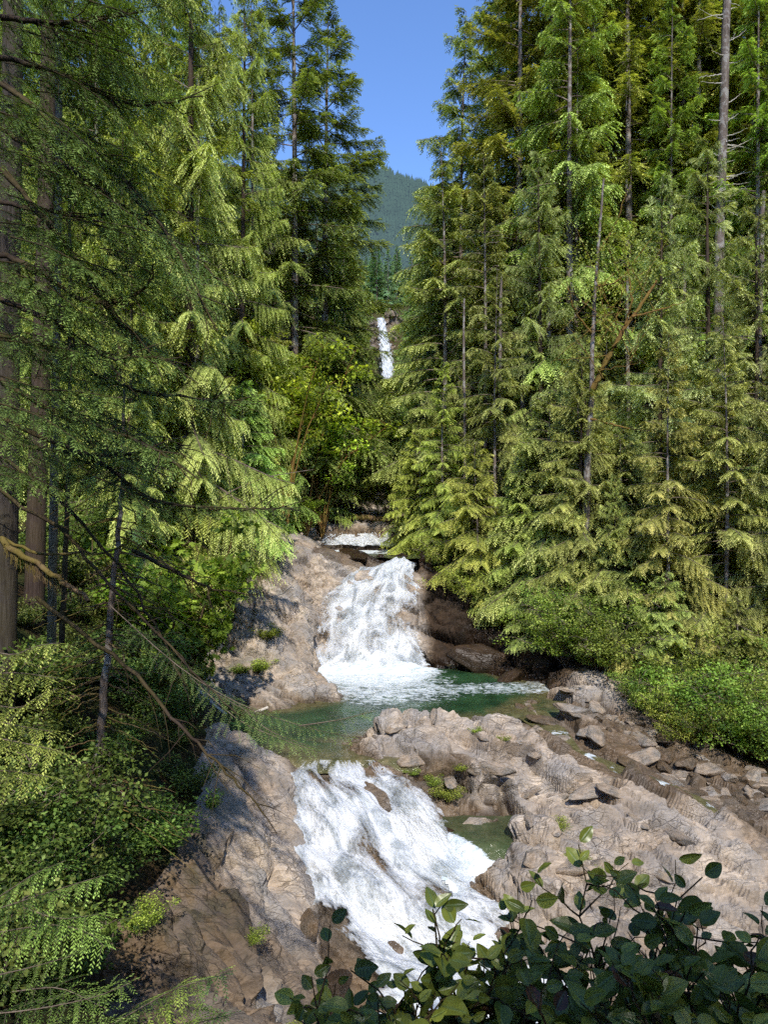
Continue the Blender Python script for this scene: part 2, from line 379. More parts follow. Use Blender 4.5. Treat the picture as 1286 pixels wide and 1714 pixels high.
# normals of the smooth surface
dzy, dzx = np.gradient(GZ0, ys, xs)
nrm = np.stack([-dzx.ravel(), -dzy.ravel(), np.ones(len(gx))], 1); nrm /= np.linalg.norm(nrm, axis=1)[:, None]
PT = np.stack([gx, gy, gz], 1)
near = (rm > .01) & (gy > 5) & (gy < 60)
Q = PT[near]
ca, sa = math.cos(.55), math.sin(.55)      # strata run down to the right
R3 = np.stack([Q[:, 0]*ca-Q[:, 1]*sa*.4, Q[:, 0]*sa+Q[:, 1]*ca, Q[:, 2]+Q[:, 0]*.35], 1)
wv = np.stack([fbm(Q*.8, 3, 5), fbm(Q*.8, 3, 6), fbm(Q*.8, 3, 7)], 1)*.35
v1, e1 = vor(R3*np.array([.55, 1.0, 1.1])+wv, 11)
v2, e2 = vor(R3*np.array([1.5, 2.6, 2.8])+wv*2, 21)
v3, e3 = vor(R3*np.array([4.2, 6.5, 6.5])+wv*3, 31)
f4 = fbm(Q*6, 4, 3, .6)
dsp = (.26+.08*(Q[:, 0] > 1.5))*v1+.11*v2+.03*v3+.012*f4 - .20*(1-ss(0, .07, e1)) - .06*(1-ss(0, .09, e2)) - .015*(1-ss(0, .12, e3))
dsp += .12*fbm(Q*.5, 3, 9)
pl = Q[:, 0]*.51+Q[:, 1]*.86+Q[:, 2]*.9+.55*fbm(Q*.45, 3, 101)      # ledges parallel to the ridge, broken by the joints
saw = lambda t: (t-np.floor(t))
lx_ = _h(np.floor(Q[:, 0]*.7+Q[:, 1]*.3+.6*fbm(Q*.6, 2, 103)), 0*Q[:, 0], 0*Q[:, 0], 5)
sfs = lambda t: (lambda q_: q_*(1-ss(.8, 1, q_))-.4)(saw(t))
led = .20*sfs(pl*.8+lx_*.5)+.09*sfs(pl*2.1+lx_*3)
dsp += led*np.where(Q[:, 0] > 0, 1., .6)
X, Y = Q[:, 0], Q[:, 1]
for (px, py, D, r1, dep) in [(770,1305,18.05,.34,.55),(745,1312,18.0,.25,.4),(905,1290,18.6,.28,.3),(960,1325,17.9,.22,.3),(930,1375,17.0,.3,.35),(1010,1385,16.9,.3,.35),(880,1350,17.4,.22,.4),(700,1290,18.4,.2,.25),(1060,1370,17.0,.25,.25),(960,1450,15.4,.3,.3),(1130,1420,16.3,.22,.25),(640,1235,19.6,.22,.2)]:
    c_ = P(px, py, D); dq = Q-c_; dsp -= dep*np.exp(-((dq*dq*np.array([.6, 1, 1])).sum(1)/r1**2)**1.5)
a_, b_2 = XY(843, 18.6), XY(852, 16.7); ab = b_2-a_; tt_ = np.clip(((Q[:, :2]-a_)@ab)/(ab@ab), 0, 1); dl = np.linalg.norm(Q[:, :2]-a_-tt_[:, None]*ab, axis=1)
dsp -= .6*np.exp(-(dl/.13)**2)
amp = np.ones(len(Q))
under = np.exp(-(stream_d(X, Y)/.5)**2); amp *= 1-.7*under
incas = ss(.5, -.2, np.abs(X-(-.2+np.maximum(0, 16-Y)*.28))-1.9)*ss(18.6, 18, Y); amp *= 1-.7*incas
pool = ss(.15, -.35, Q[:, 2]); amp *= np.where((Y > 18.4) & (Y < 31), 1-.5*pool, 1)
amp *= np.where(Y > 31, .8, 1)
full_ = np.zeros(len(gx)); full_[near] = dsp*amp*rm[near]; full_ = full_.reshape(GX.shape)
pad_ = np.pad(full_, ((1, 1), (3, 3)), mode='edge'); nyy, nxx = full_.shape
sm_ = sum(w_*pad_[1:-1, k_:k_+nxx] for k_, w_ in enumerate((.08, .14, .18, .2, .18, .14, .08)))
full_ = sm_*.5+.5*full_
PT[near] += nrm[near]*(full_.ravel()[near])[:, None]
soil = ~near
PT[soil, 2] += (.10*fbm(PT[soil]*.9, 4, 77)+.05*fbm(PT[soil]*4, 3, 78))*np.clip((np.abs(gy[soil])+8)/20, .3, 4)
# the rock shadows' height grid for placing things
GZ = PT[:, 2].reshape(GX.shape)
def gh(x, y):
    i = int(np.clip(np.searchsorted(xs, x)-1, 0, len(xs)-2)); j = int(np.clip(np.searchsorted(ys, y)-1, 0, len(ys)-2))
    u = (x-xs[i])/(xs[i+1]-xs[i]); v = (y-ys[j])/(ys[j+1]-ys[j])
    return float(GZ[j, i]*(1-u)*(1-v)+GZ[j, i+1]*u*(1-v)+GZ[j+1, i]*(1-u)*v+GZ[j+1, i+1]*u*v)
def wl(y):     # local water level
    return np.interp(y, [8, 12.5, 13.2, 18.1, 18.3, 30.6, 33, 35, 41, 42.5, 300], [-2.9, -2.85, -2.7, .0, 0, 0, 3.8, 4.3, 4.45, 5.4, 5.6])
def inpoly(x, y, poly):
    c = np.zeros(len(x), bool); j = len(poly)-1
    for i in range(len(poly)):
        xi, yi = poly[i]; xj, yj = poly[j]
        c ^= ((yi > y) != (yj > y)) & (x < (xj-xi)*(y-yi)/(yj-yi+1e-12)+xi); j = i
    return c
OUT = [XY(612,20.2), XY(650,21.2), XY(700,21.0), XY(780,20.5), XY(870,20.0), XY(960,19.3), XY(1060,18.5), XY(1150,18.0), XY(1240,17.2), XY(1262,16.0), XY(1250,14.4), XY(1050,13.7), XY(930,14.2), XY(890,14.8),
       XY(862,15.6), XY(858,17.2), XY(770,17.0), XY(722,17.6), XY(672,18.1), XY(640,18.6)]
hgt = PT[:, 2]-wl(gy)
wn = .25*fbm(PT*1.3, 4, 55)
# water hugging the cascade and stream is what wets the rock
dcas = np.abs(gx-(-.25+np.maximum(0, 16-gy)*.30))-2.15
wet = ss(.35, .02, hgt+wn*.6)*np.where(gy < 18, ss(.9, .1, dcas+wn), 1)
wet = np.where((gx > 3.0) & (gy > 18.5) & (gy < 26), np.maximum(wet, .85*ss(.28, -.02, hgt+wn)), wet)
wet = np.maximum(wet, .9*np.exp(-(sd/.7)**2))
wet = np.maximum(wet, ss(2.8, 4.2, gx-(.0+0*gy))*(gy > 25.5)*(gy < 34)*.9)
wet = np.maximum(wet, (gy > 33)*(gx > -3.4+(gy-33)*0)*(gy < 40)*.9)
wet = np.where(inpoly(gx, gy, OUT), wet*ss(.55, .05, dcas+wn*.5)*(gy < 18.7)+ss(-.85, -1.02, PT[:, 2]+wn*.3)*(gy > 15)*ss(3.4, 2.9, gx), wet); wet = np.clip(wet, 0, 1)
l_ = np.interp(gy, LB[:, 0], LB[:, 1]); r_ = np.interp(gy, RB[:, 0], RB[:, 1])
moss = np.clip(ss(1.9, .2, gx-l_)*.9+ss(1.2, .1, r_-gx)+.12*ss(14.5, 12.5, gy)*(gx < 0), 0, 1)
moss = np.maximum(moss, .7*ss(2.8, 3.6, gx)*(gy > 26)*(gy < 33))
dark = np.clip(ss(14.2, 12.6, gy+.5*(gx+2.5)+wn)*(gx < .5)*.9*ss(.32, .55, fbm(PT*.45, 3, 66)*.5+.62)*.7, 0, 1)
dark = np.maximum(dark, ss(1.6, 2.2, gx-(gy-30)*-.05+wn)*ss(25, 26.5, gy)*(gy < 36)*.95)  # wet dark cliff, with the overhanging trees' shade painted in
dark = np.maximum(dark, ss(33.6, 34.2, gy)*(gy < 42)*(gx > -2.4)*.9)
nx, ny = len(xs), len(ys)
idx = np.arange(nx*ny).reshape(ny, nx)
Fq = np.stack([idx[:-1, :-1], idx[:-1, 1:], idx[1:, 1:], idx[1:, :-1]], 2).reshape(-1, 4)
fc = PT[Fq].mean(1); frm = rm[Fq].mean(1)
isout = inpoly(fc[:, 0], fc[:, 1], OUT) & (frm > .5)
isbank = (frm > .5) & ~isout & (fc[:, 0] < -.25-np.where(fc[:, 1] < 18.3, 1.55-np.maximum(0, 16-fc[:, 1])*.30, .25)) & (fc[:, 1] < 36) & ~((fc[:, 1] > 18.6) & (fc[:, 1] < 36) & (fc[:, 2] < -.05)) & (fc[:, 1] < 45)
isrock = (frm > .5) & ~isout & ~isbank & (fc[:, 1] < 300)
rest = ~(isout | isbank | isrock)
def sub(name, mask, mat, label=None, cat=None, kind='structure', smooth=False):
    f = Fq[mask]; u, inv = np.unique(f, return_inverse=True)
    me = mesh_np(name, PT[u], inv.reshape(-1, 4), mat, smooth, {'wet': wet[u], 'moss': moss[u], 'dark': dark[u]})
    return tag(obj(name, me), label, cat, None, kind)
sub('forest_floor', rest, M['ground'], smooth=True)
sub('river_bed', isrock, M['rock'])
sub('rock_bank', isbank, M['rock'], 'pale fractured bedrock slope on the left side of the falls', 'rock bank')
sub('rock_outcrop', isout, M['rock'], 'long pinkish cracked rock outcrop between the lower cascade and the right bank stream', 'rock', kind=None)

# ------------------------------------------------------------------ water
def pool_water():
    x = np.arange(-7, 8.6, .07); y = np.arange(18.35, 31.2, .07); a, b = np.meshgrid(x, y); a, b = a.ravel(), b.ravel()
    g = np.array([0.0]*len(a))
    i = np.clip(np.searchsorted(xs, a)-1, 0, nx-2); j = np.clip(np.searchsorted(ys, b)-1, 0, ny-2); g = GZ[j, i]
    q = np.stack([a, b, 0*a], 1)
    dc = np.hypot((a+.45)/3.0, (b-29.6)/3.6)
    foam = 1.25*ss(1.55, .25, dc)
    foam = np.maximum(foam, .62*ss(1.6, .3, np.hypot((a-.2)/3.6, (b-26.6)/4.2)))
    foam = np.maximum(foam, .56*ss(1, .2, np.abs(b-25.8-.1*a)/2.2)*ss(-4.5, -1, a))
    
    z = .025*fbm(q*1.1, 3, 4)+(.10*fbm(q*2.2, 4, 14)+.05)*np.clip(foam-.3, 0, 1)
    z -= .25*ss(18.7, 18.35, b)
    z += (.22+.22*fbm(q*2.5, 4, 15))*np.exp(-(np.hypot((a+.42)/2.6, (b-29.0)/.55))**4)-.9*ss(29.35, 29.75, b)*ss(3.2, 2.6, np.abs(a+.42))
    z -= .35*ss(.7, 0, b-(21.6+.35*np.maximum(0, a-2.4)))*(a > 2.2)
    sh = np.maximum(ss(-.75, -.05, g), .8*ss(20.2, 18.9, b))
    id2 = np.arange(len(a)).reshape(len(y), len(x))
    f = np.stack([id2[:-1, :-1], id2[:-1, 1:], id2[1:, 1:], id2[1:, :-1]], 2).reshape(-1, 4)
    keep = (g[f].min(1) < .12) & ~((a[f].mean(1) > .9+0*f[:, 0]) & (b[f].mean(1) < 20.3)) & (a[f].mean(1) > -6.3) & ~((a[f].mean(1) > 2.4) & (b[f].mean(1) < 21.6+.35*np.maximum(0, a[f].mean(1)-2.4))) & (a[f].mean(1) < 6.2)
    me = mesh_np('pool', np.stack([a, b, z], 1), f[keep], M['pool'], True, {'foam': foam, 'shallow': sh})
    tag(obj('pool_water', me), 'clear green plunge pool below the middle waterfall', 'water', None, 'structure')
pool_water()
def flat_water(name, poly, z0, sx=0., sy=0., foamf=None, sh=.6, res=.07, label=None, amp=.02):
    poly = np.array(poly); x = np.arange(poly[:, 0].min(), poly[:, 0].max(), res); y = np.arange(poly[:, 1].min(), poly[:, 1].max(), res)
    a, b = np.meshgrid(x, y); a, b = a.ravel(), b.ravel(); ins = inpoly(a, b, [tuple(p) for p in poly])
    z = z0+sx*(a-poly[0, 0])+sy*(b-poly[0, 1])+amp*fbm(np.stack([a, b, 0*a], 1)*2.5, 4, 8)*2
    if 'side' in name: z = -.3*ss(.05, -.25, a-XR(b))-.4*ss(15.3, 14.7, b)+np.minimum(z, casz(b)+.05+.02*fbm(np.stack([a, b, 0*a], 1)*3, 3, 8))
    foam = foamf(a, b) if foamf else 0*a
    id2 = np.arange(len(a)).reshape(len(y), len(x)); f = np.stack([id2[:-1, :-1], id2[:-1, 1:], id2[1:, 1:], id2[1:, :-1]], 2).reshape(-1, 4)
    f = f[ins[f].all(1)]
    me = mesh_np(name, np.stack([a, b, z], 1), f, M['pool'], True, {'foam': foam, 'shallow': 0*a+sh})
    return tag(obj(name, me), label, 'water', None, 'structure')
XR = lambda b: np.interp(b, [14.4, 14.9, 15.4, 15.75, 16.45, 17.0, 17.6], [4.4, 3.5, 2.96, 2.1, 1.59, 1.1, .8])
flat_water('side_pool_water', [XY(715,17.6), XY(870,17.6), XY(890,15.6), XY(930,14.0), XY(830,14.0), XY(730,15.8)], -1.02, 0, 0,
           lambda a, b: 1.3*np.exp(-np.maximum(0, a-XR(b))/.28)*.75+.08+.25*ss(16.1, 15.0, b), .45, label='small green side pool beside the lower cascade')
flat_water('lower_river_water', [(-1.5, 6), (9, 6), (9.6, 14.6), (6.6, 14.4), (4.2, 14.0), (3.0, 14.2), (2.0, 13.6), (-1.0, 12.9)], -2.72, 0, 0,
           lambda a, b: 1.2*ss(3.2, 1.0, np.hypot(a-1.2, (b-12.2)))+.15, .55, label='shallow brown river water below the lower cascade', amp=.04)
flat_water('upper_pool_water', [XY(520,41.8), XY(545,37.6), XY(585,35.7), XY(640,34.4), XY(668,33.6), XY(705,33.7), XY(705,41.8)], 4.28, 0, 0,
           lambda a, b: .75*ss(41.9, 38, b)*0+.95*ss(36.5, 40.5, b)+.25, .5, label='narrow white and green pool above the middle waterfall')

def ribbon(name, Lp, Rp, nu, nv, mat, dispf, label, cat='waterfall', dens=None, bulge=None, sag=0, spray=0, sprayr=.012, edge=.10):
    """water sheet lofted between two banks; Lp/Rp lists of xyz"""
    Lp, Rp = np.array(Lp), np.array(Rp)
    def samp(Pn, t):
        s = np.concatenate([[0], np.cumsum(np.linalg.norm(np.diff(Pn, axis=0), axis=1))]); s /= s[-1]
        return np.stack([np.interp(t, s, Pn[:, k]) for k in range(3)], 1)
    tv = np.linspace(0, 1, nv); Lv, Rv = samp(Lp, tv), samp(Rp, tv)
    k = 9; ker = np.hanning(k+2)[1:-1]; ker /= ker.sum()
    for arr in (Lv, Rv):
        for c in range(3):
            arr[:, c] = np.convolve(np.pad(arr[:, c], k//2, mode='edge'), ker, 'valid')
    u = np.linspace(0, 1, nu)
    Pm = Lv[:, None]*(1-u[None, :, None])+Rv[:, None]*u[None, :, None]
    du = np.gradient(Pm, axis=1); dv = np.gradient(Pm, axis=0); nn = np.cross(du, dv); nn /= np.linalg.norm(nn, axis=2)[..., None]+1e-9
    if nn[..., 1].mean() > 0 and nn[..., 2].mean() < 0: nn = -nn
    if nn[..., 2].mean() < 0: nn = -nn
    wid = np.linalg.norm(Rv-Lv, axis=1).mean(); ln = np.linalg.norm(np.diff((Lv+Rv)/2, axis=0), axis=1).sum()
    uu, vv = np.meshgrid(u*wid, tv*ln); UU, VV = np.meshgrid(u, tv)
    fl = lambda z: z.ravel()
    dsp = dispf(fl(uu), fl(vv), fl(UU), fl(VV)).reshape(nv, nu)
    if bulge: dsp += bulge*np.sin(UU*np.pi)**.7
    Pm = Pm+nn*dsp[..., None]
    ed = np.minimum(UU, 1-UU)
    de = ss(0, edge, ed-.02+.16*fbm(np.stack([fl(uu)*.9, fl(vv)*.9, 0*fl(uu)], 1), 5, 41, .6).reshape(nv, nu))
    D = de*1.0
    if dens is not None: D = D*dens(fl(uu), fl(vv), fl(UU), fl(VV)).reshape(nv, nu)
    D = D-(1-ss(-.02, .03, VV))*0
    idn = np.arange(nu*nv).reshape(nv, nu)
    f = np.stack([idn[:-1, :-1], idn[:-1, 1:], idn[1:, 1:], idn[1:, :-1]], 2).reshape(-1, 4)
    me = mesh_np(name, Pm.reshape(-1, 3), f, mat, True, {'fu': fl(uu), 'fv': fl(vv), 'dens': fl(D)})
    o = tag(obj(name, me), label, cat)
    if spray:
        rs = np.random.RandomState(len(name)); k = rs.randint(0, nu*nv, spray*3)
        pd = fl(D)[k]; k = k[(rs.rand(len(k)) < np.clip(pd-.55, 0, 1)) & (fl(VV)[k] > .2) & (np.abs(fl(UU)[k]-.5) < .36)][:spray]
        c = Pm.reshape(-1, 3)[k]+nn.reshape(-1, 3)[k]*rs.exponential(.07, len(k))[:, None]+rs.normal(0, .03, (len(k), 3))+np.array([0, 0, .04])*rs.rand(len(k), 1)
        r = sprayr*rs.uniform(.5, 1.6, len(k))
        oc = np.array([(1, 0, 0), (0, 1, 0), (-1, 0, 0), (0, -1, 0), (0, 0, 1.6), (0, 0, -1.6)], float)
        of = np.array([(0, 1, 4), (1, 2, 4), (2, 3, 4), (3, 0, 4), (1, 0, 5), (2, 1, 5), (3, 2, 5), (0, 3, 5)])
        V = (c[:, None]+oc[None]*r[:, None, None]).reshape(-1, 3); Fa = (of[None]+6*np.arange(len(k))[:, None, None]).reshape(-1, 3)
        sp = obj('spray', mesh_np('spray', V, Fa, M['drops'], True), o); sp['kind'] = 'stuff'
    return o
M['drops'] = plain_mat('white_drops', (.8, .83, .85), .4)
def q3(a, b, s=(1, 1)): return np.stack([a*s[0], b*s[1], 0*a], 1)
# middle waterfall
Lf = [P(640,946,33.6), P(592,958,33.0), P(558,985,32.4), P(533,1020,31.7), P(514,1060,30.9), P(501,1100,30.2), P(494,1132,29.3)]
Rf = [P(706,942,33.6), P(704,958,33.0), P(708,990,32.3), P(716,1030,31.5), P(724,1070,30.6), P(731,1105,29.9), P(738,1130,29.2)]
ribbon('waterfall', Lf, Rf, 230, 230, M['fall'],
       lambda u, v, U_, V_: .50*fbm(q3(u, v, (.9, .55)), 4, 2)+.06*fbm(q3(u, v, (4, 1.6)), 3, 3)+.12+.22*np.exp(-((V_-.40+.12*fbm(q3(u, 0*v, (.8, 1)), 2, 4))/.05)**2)+.22*np.exp(-((V_-.68+.12*fbm(q3(u, 0*v, (.9, 1)), 2, 6))/.05)**2)-.3*(1-ss(-.05, .3, V_)),
       'broad white waterfall dropping into the green pool', bulge=.35,
       dens=lambda u, v, U_, V_: 1.08+.36*fbm(q3(u, v, (1.3, .8)), 4, 12)+.28*ss(.7, 1, V_)-.18*ss(.35, .8, np.abs(U_-.5)*2)+.12*ss(.55, .3, V_)-.25*np.exp(-((U_-.22)/.09)**2-((V_-.8)/.1)**2)-.25*np.exp(-((U_-.78)/.09)**2-((V_-.5)/.12)**2), spray=3500, sprayr=.007)
# lower cascade
Lc = [P(476,1272,18.45)]+[P(x, y, Dc(y)) for x, y in ((452,1292),(466,1330),(478,1380),(480,1440),(496,1500),(508,1550),(545,1610),(600,1660),(650,1714))]
Rc = [P(655,1272,18.45)]+[P(x, y, Dc(y)) for x, y in ((686,1292),(724,1335),(768,1385),(830,1440),(895,1478),(950,1520),(1020,1580),(1090,1650),(1150,1714))]
for Lx in (Lc, Rc):
    e = Lx[-1].copy(); Lx.append(e+np.array([.6, -1.6, -.35]))
def casdisp(u, v, U_, V_):
    d = .50*fbm(q3(u, v, (.7, .55)), 3, 61)+.16*(1-np.abs(fbm(q3(u, v, (1.3, .75)), 3, 62))*2.2)+.05*fbm(q3(u, v, (4, 2.2)), 3, 63)
    return (d-.05)*ss(-.02, .12, V_)+.02
def casdens(u, v, U_, V_):
    d = 1.22+.44*fbm(q3(u, v, (1.0, .7)), 4, 71)
    for (a, b, r1, r2, s) in ((.42, .34, .10, .07, .5), (.55, .47, .16, .05, .38), (.68, .60, .15, .06, .42), (.17, .30, .08, .12, .35), (.5, .12, .14, .05, .45), (.92, .22, .06, .1, .5), (.62, .76, .1, .04, .4), (.3, .08, .05, .05, .5), (.72, .07, .06, .05, .45)):
        d -= s*np.exp(-((U_-a)/r1)**2-((V_-b)/r2)**2)
    d -= .8*(1-ss(.0, .09, V_-.03+.09*fbm(q3(u, v, (1.6, .1)), 3, 5)))
    return d+.25*ss(.6, .95, V_)
ribbon('cascade', Lc, Rc, 280, 360, M['cascade'], casdisp, 'wide foaming lower cascade rushing past the pink outcrop', 'cascade', dens=casdens, spray=4000, sprayr=.0045, edge=.14)
# upper little steps
ribbon('small_waterfall', [P(515,898,42.6), P(520,905,42.0), P(530,914,41.3)], [P(668,893,42.6), P(670,905,42.0), P(672,917,41.2)], 160, 60, M['fall'],
       lambda u, v, U_, V_: .12*fbm(q3(u, v, (1.5, .8)), 4, 22)+.1, 'low veil of white water at the head of the upper pool', dens=lambda u, v, U_, V_: 1.1+.5*fbm(q3(u, v, (1.1, .3)), 3, 23), spray=600, sprayr=.02)
# little cascades of the shelf stream
def stream():
    L, R = [], []
    for i, p in enumerate(SP):
        t = SP[min(i+1, len(SP)-1)]-SP[max(i-1, 0)]; nn_ = np.array([-t[1], t[0], 0]); nn_ /= np.linalg.norm(nn_); w = .34+.14*math.sin(i*2.1)
        z = gh(p[0], p[1])+.07
        a, b = p+nn_*w, p-nn_*w; a[2] = b[2] = z; L.append(a); R.append(b)
    L = np.array(L); R = np.array(R)
    s = np.linspace(0, len(SP)-1, 120); Lx = np.stack([np.interp(s, range(len(SP)), L[:, k]) for k in range(3)], 1); Rx = np.stack([np.interp(s, range(len(SP)), R[:, k]) for k in range(3)], 1)
    u = np.linspace(0, 1, 14); Pm = Lx[:, None]*(1-u[None, :, None])+Rx[:, None]*u[None, :, None]
    Pm[..., 2] += .03*fbm(Pm.reshape(-1, 3)*4, 3, 9).reshape(120, 14)
    S = np.repeat(s[:, None], 14, 1)
    foam = .22+.0*S
    for c, w, a in ((2.9, .35, .48), (5.0, .25, .45), (1.2, .25, .3), (3.8, .3, .25), (6.2, .3, .3), (7.2, .3, .4)): foam = foam+a*np.exp(-((S-c)/w)**2)
    idn = np.arange(120*14).reshape(120, 14); f = np.stack([idn[:-1, :-1], idn[:-1, 1:], idn[1:, 1:], idn[1:, :-1]], 2).reshape(-1, 4)
    me = mesh_np('stream', Pm.reshape(-1, 3), f, M['pool'], True, {'foam': foam.ravel(), 'shallow': 0*foam.ravel()+.9})
    tag(obj('stream_water', me), 'shallow brown side stream with small white riffles', 'water', None, 'structure')
stream()

# ------------------------------------------------------------------ vegetation generators
def tubes(paths, sides=4):
    """paths: list of (pts Kx3, radii K) -> V, F"""
    Vs, Fs, o = [], [], 0
    a = np.arange(sides)*2*math.pi/sides
    for pts, r in paths:
        pts = np.asarray(pts, float); r = np.asarray(r, float); K = len(pts)
        t = np.gradient(pts, axis=0); t /= np.linalg.norm(t, axis=1)[:, None]+1e-9
        ref = np.where(np.abs(t[:, 2:3]) > .9, np.array([[1., 0, 0]]), np.array([[0, 0, 1.]]))
        b1 = np.cross(t, ref); b1 /= np.linalg.norm(b1, axis=1)[:, None]+1e-9; b2 = np.cross(t, b1)
        ring = pts[:, None]+(b1[:, None]*np.cos(a)[None, :, None]+b2[:, None]*np.sin(a)[None, :, None])*r[:, None, None]
        Vs.append(ring.reshape(-1, 3))
        i = np.arange(K-1)[:, None]*sides; j = np.arange(sides)[None]; j2 = (j+1) % sides
        Fs.append(np.stack([i+j, i+j2, i+sides+j2, i+sides+j], 2).reshape(-1, 4)+o); o += K*sides
    return np.concatenate(Vs), np.concatenate(Fs)
def leaf_quads(base, dr, up, L, W, tint, rs):
    """rhombic leaflets; base,dr,up (n,3)"""
    side = np.cross(dr, up); side /= np.linalg.norm(side, axis=1)[:, None]+1e-9
    L = L[:, None]; W = W[:, None]
    mid = base+dr*L*.45
    V = np.stack([base, mid+side*W*.5, base+dr*L, mid-side*W*.5], 1).reshape(-1, 3)
    Fq_ = np.arange(len(base)*4).reshape(-1, 4)
    return V, Fq_, np.repeat(np.clip(tint, 0, 1), 4)
class Crown:
    def __init__(s, seed): s.rs = np.random.RandomState(seed); s.V = []; s.F = []; s.T = []; s.o = 0; s.tub = []
    def add(s, base, dr, up, L, W, tint):
        V, F_, T = leaf_quads(base, dr, up, L, W, tint, s.rs); s.V.append(V); s.F.append(F_+s.o); s.T.append(T); s.o += len(V)
    def spray(s, pts, rad, ls, lw, tsp, lsp, tlen, ang=55, td=.3, s0=.12, tip=.15, tb=.0, flat=.25, hang=0, jit=.55):
        """a foliated branch: side twigs along polyline pts, leaflets along the twigs"""
        rs = s.rs; pts = np.asarray(pts, float)
        seg = np.linalg.norm(np.diff(pts, axis=0), axis=1); cum = np.concatenate([[0], np.cumsum(seg)]); Ln = cum[-1]
        s.tub.append((pts, rad*np.linspace(1, .2, len(pts))**.8))
        nt = max(3, int(Ln*(1-s0)/tsp)); q = s0+(1-s0)*(np.arange(nt)+rs.rand(nt)*.6)/nt; q = np.clip(q, 0, .995)
        q = np.repeat(q, 2); sg = np.tile([1, -1], nt)
        pos = np.stack([np.interp(q*Ln, cum, pts[:, k]) for k in range(3)], 1)
        pos2 = np.stack([np.interp(np.minimum(q*Ln+.02*Ln, Ln), cum, pts[:, k]) for k in range(3)], 1)
        pos1 = np.stack([np.interp(np.maximum(q*Ln-.02*Ln, 0), cum, pts[:, k]) for k in range(3)], 1)
        tan = pos2-pos1; tan /= np.linalg.norm(tan, axis=1)[:, None]+1e-9
        sd_ = np.cross(tan, np.array([0, 0, 1.])); sd_ /= np.linalg.norm(sd_, axis=1)[:, None]+1e-9
        upv = np.cross(sd_, tan)
        an = np.radians(ang)+rs.normal(0, .18, len(q))
        roll = rs.normal(0, flat, len(q))
        lat = sd_*np.cos(roll)[:, None]*sg[:, None]+upv*np.sin(roll)[:, None]
        td_ = tan*np.cos(an)[:, None]+lat*np.sin(an)[:, None]
        tl = (tlen*np.clip(1.15-q, 0, 1)**.75*np.clip((q-s0)*5+.45, 0, 1)+tip)*rs.uniform(.55, 1.2, len(q))
        nl = np.maximum(2, (tl/lsp).astype(int)); ti = np.repeat(np.arange(len(q)), nl)
        k = np.arange(len(ti))-np.repeat(np.cumsum(nl)-nl, nl); u = (k+.6*rs.rand(len(k)))/np.repeat(nl, nl)
        T_, Pp, TL = td_[ti], pos[ti], tl[ti]
        droop = td*(.7+.6*rs.rand(len(q)))[ti]
        p = Pp+T_*(TL*u)[:, None]; p[:, 2] -= droop*TL*u*u+hang*TL*u
        tt = T_.copy(); tt[:, 2] -= 2*droop*u+hang; tt /= np.linalg.norm(tt, axis=1)[:, None]
        sg2 = np.where(k % 2 == 0, 1, -1)
        up2 = upv[ti]+rs.normal(0, jit, p.shape); 
        l2 = np.cross(tt, up2); up2[:, 2] += .3; l2 /= np.linalg.norm(l2, axis=1)[:, None]+1e-9
        d2 = tt*.75+l2*(.62*sg2)[:, None]; d2[:, 2] -= .25*td; d2 /= np.linalg.norm(d2, axis=1)[:, None]
        tw = .35+.75*(1-.55*u)
        tint = -.04+.45*q[ti]+.50*u**1.2+rs.normal(0, .06, len(u))+tb+rs.normal(0, .06)+np.repeat(rs.normal(0, .11, len(q)), nl)  # pale new growth at tips; inner leaflets darkened to deepen self-shadow
        s.add(p, d2, up2/np.linalg.norm(up2, axis=1)[:, None], ls*tw*rs.uniform(.8, 1.2, len(u)), lw*rs.uniform(.8, 1.2, len(u)), tint)
        # twig sticks
        big = np.where(tl > tlen*.55)[0]
        for b in big[::3]:
            w = np.array([0, .5, 1.])[:, None]; pp = pos[b]+td_[b]*(tl[b]*w); pp[:, 2] -= (td*tl[b]*w[:, 0]**2+hang*tl[b]*w[:, 0]); s.tub.append((pp, [rad*.3, rad*.2, rad*.08]))
    def mesh(s, name, mat):
        return mesh_np(name, np.concatenate(s.V), np.concatenate(s.F), mat, False, {'tint': np.concatenate(s.T)})
def trunk_mesh(name, H, r, mat, seed, bend=.15, sides=10, lean=(0, 0), flare=1.35):
    rs = np.random.RandomState(seed); K = 22; t = np.linspace(0, 1, K)
    x = bend*np.sin(t*rs.uniform(1.5, 4)+rs.rand()*6)*t+lean[0]*t; y = bend*np.cos(t*rs.uniform(1.5, 4)+rs.rand()*6)*t+lean[1]*t
    rr = r*((1-t)**.85+.02)*(1+(flare-1)*np.exp(-t*H/.7)); pts = np.stack([x-x[0], y-y[0], t*H-.5*(t == 0)], 1)
    V, F_ = tubes([(pts, rr)], sides); V += rs.normal(0, r*.03, V.shape)
    return mesh_np(name, V, F_, mat, True), pts
KIND = {
 'fir':     dict(mat='fir', ls=.17, lw=.050, tsp=.068, lsp=.038, td=.30, e0=(-14, 34), droop=.28, tl=.46, ang=54, hang=.28, flat=.45),
 'hemlock': dict(mat='hemlock', ls=.165, lw=.046, tsp=.066, lsp=.036, td=.45, e0=(2, 36), droop=.62, tl=.48, ang=58, hang=.32, flat=.32),
 'cedar':   dict(mat='cedar', ls=.19, lw=.038, tsp=.062, lsp=.034, td=.5, e0=(-14, 38), droop=.36, tl=.44, ang=60, hang=.5, flat=.4),
}
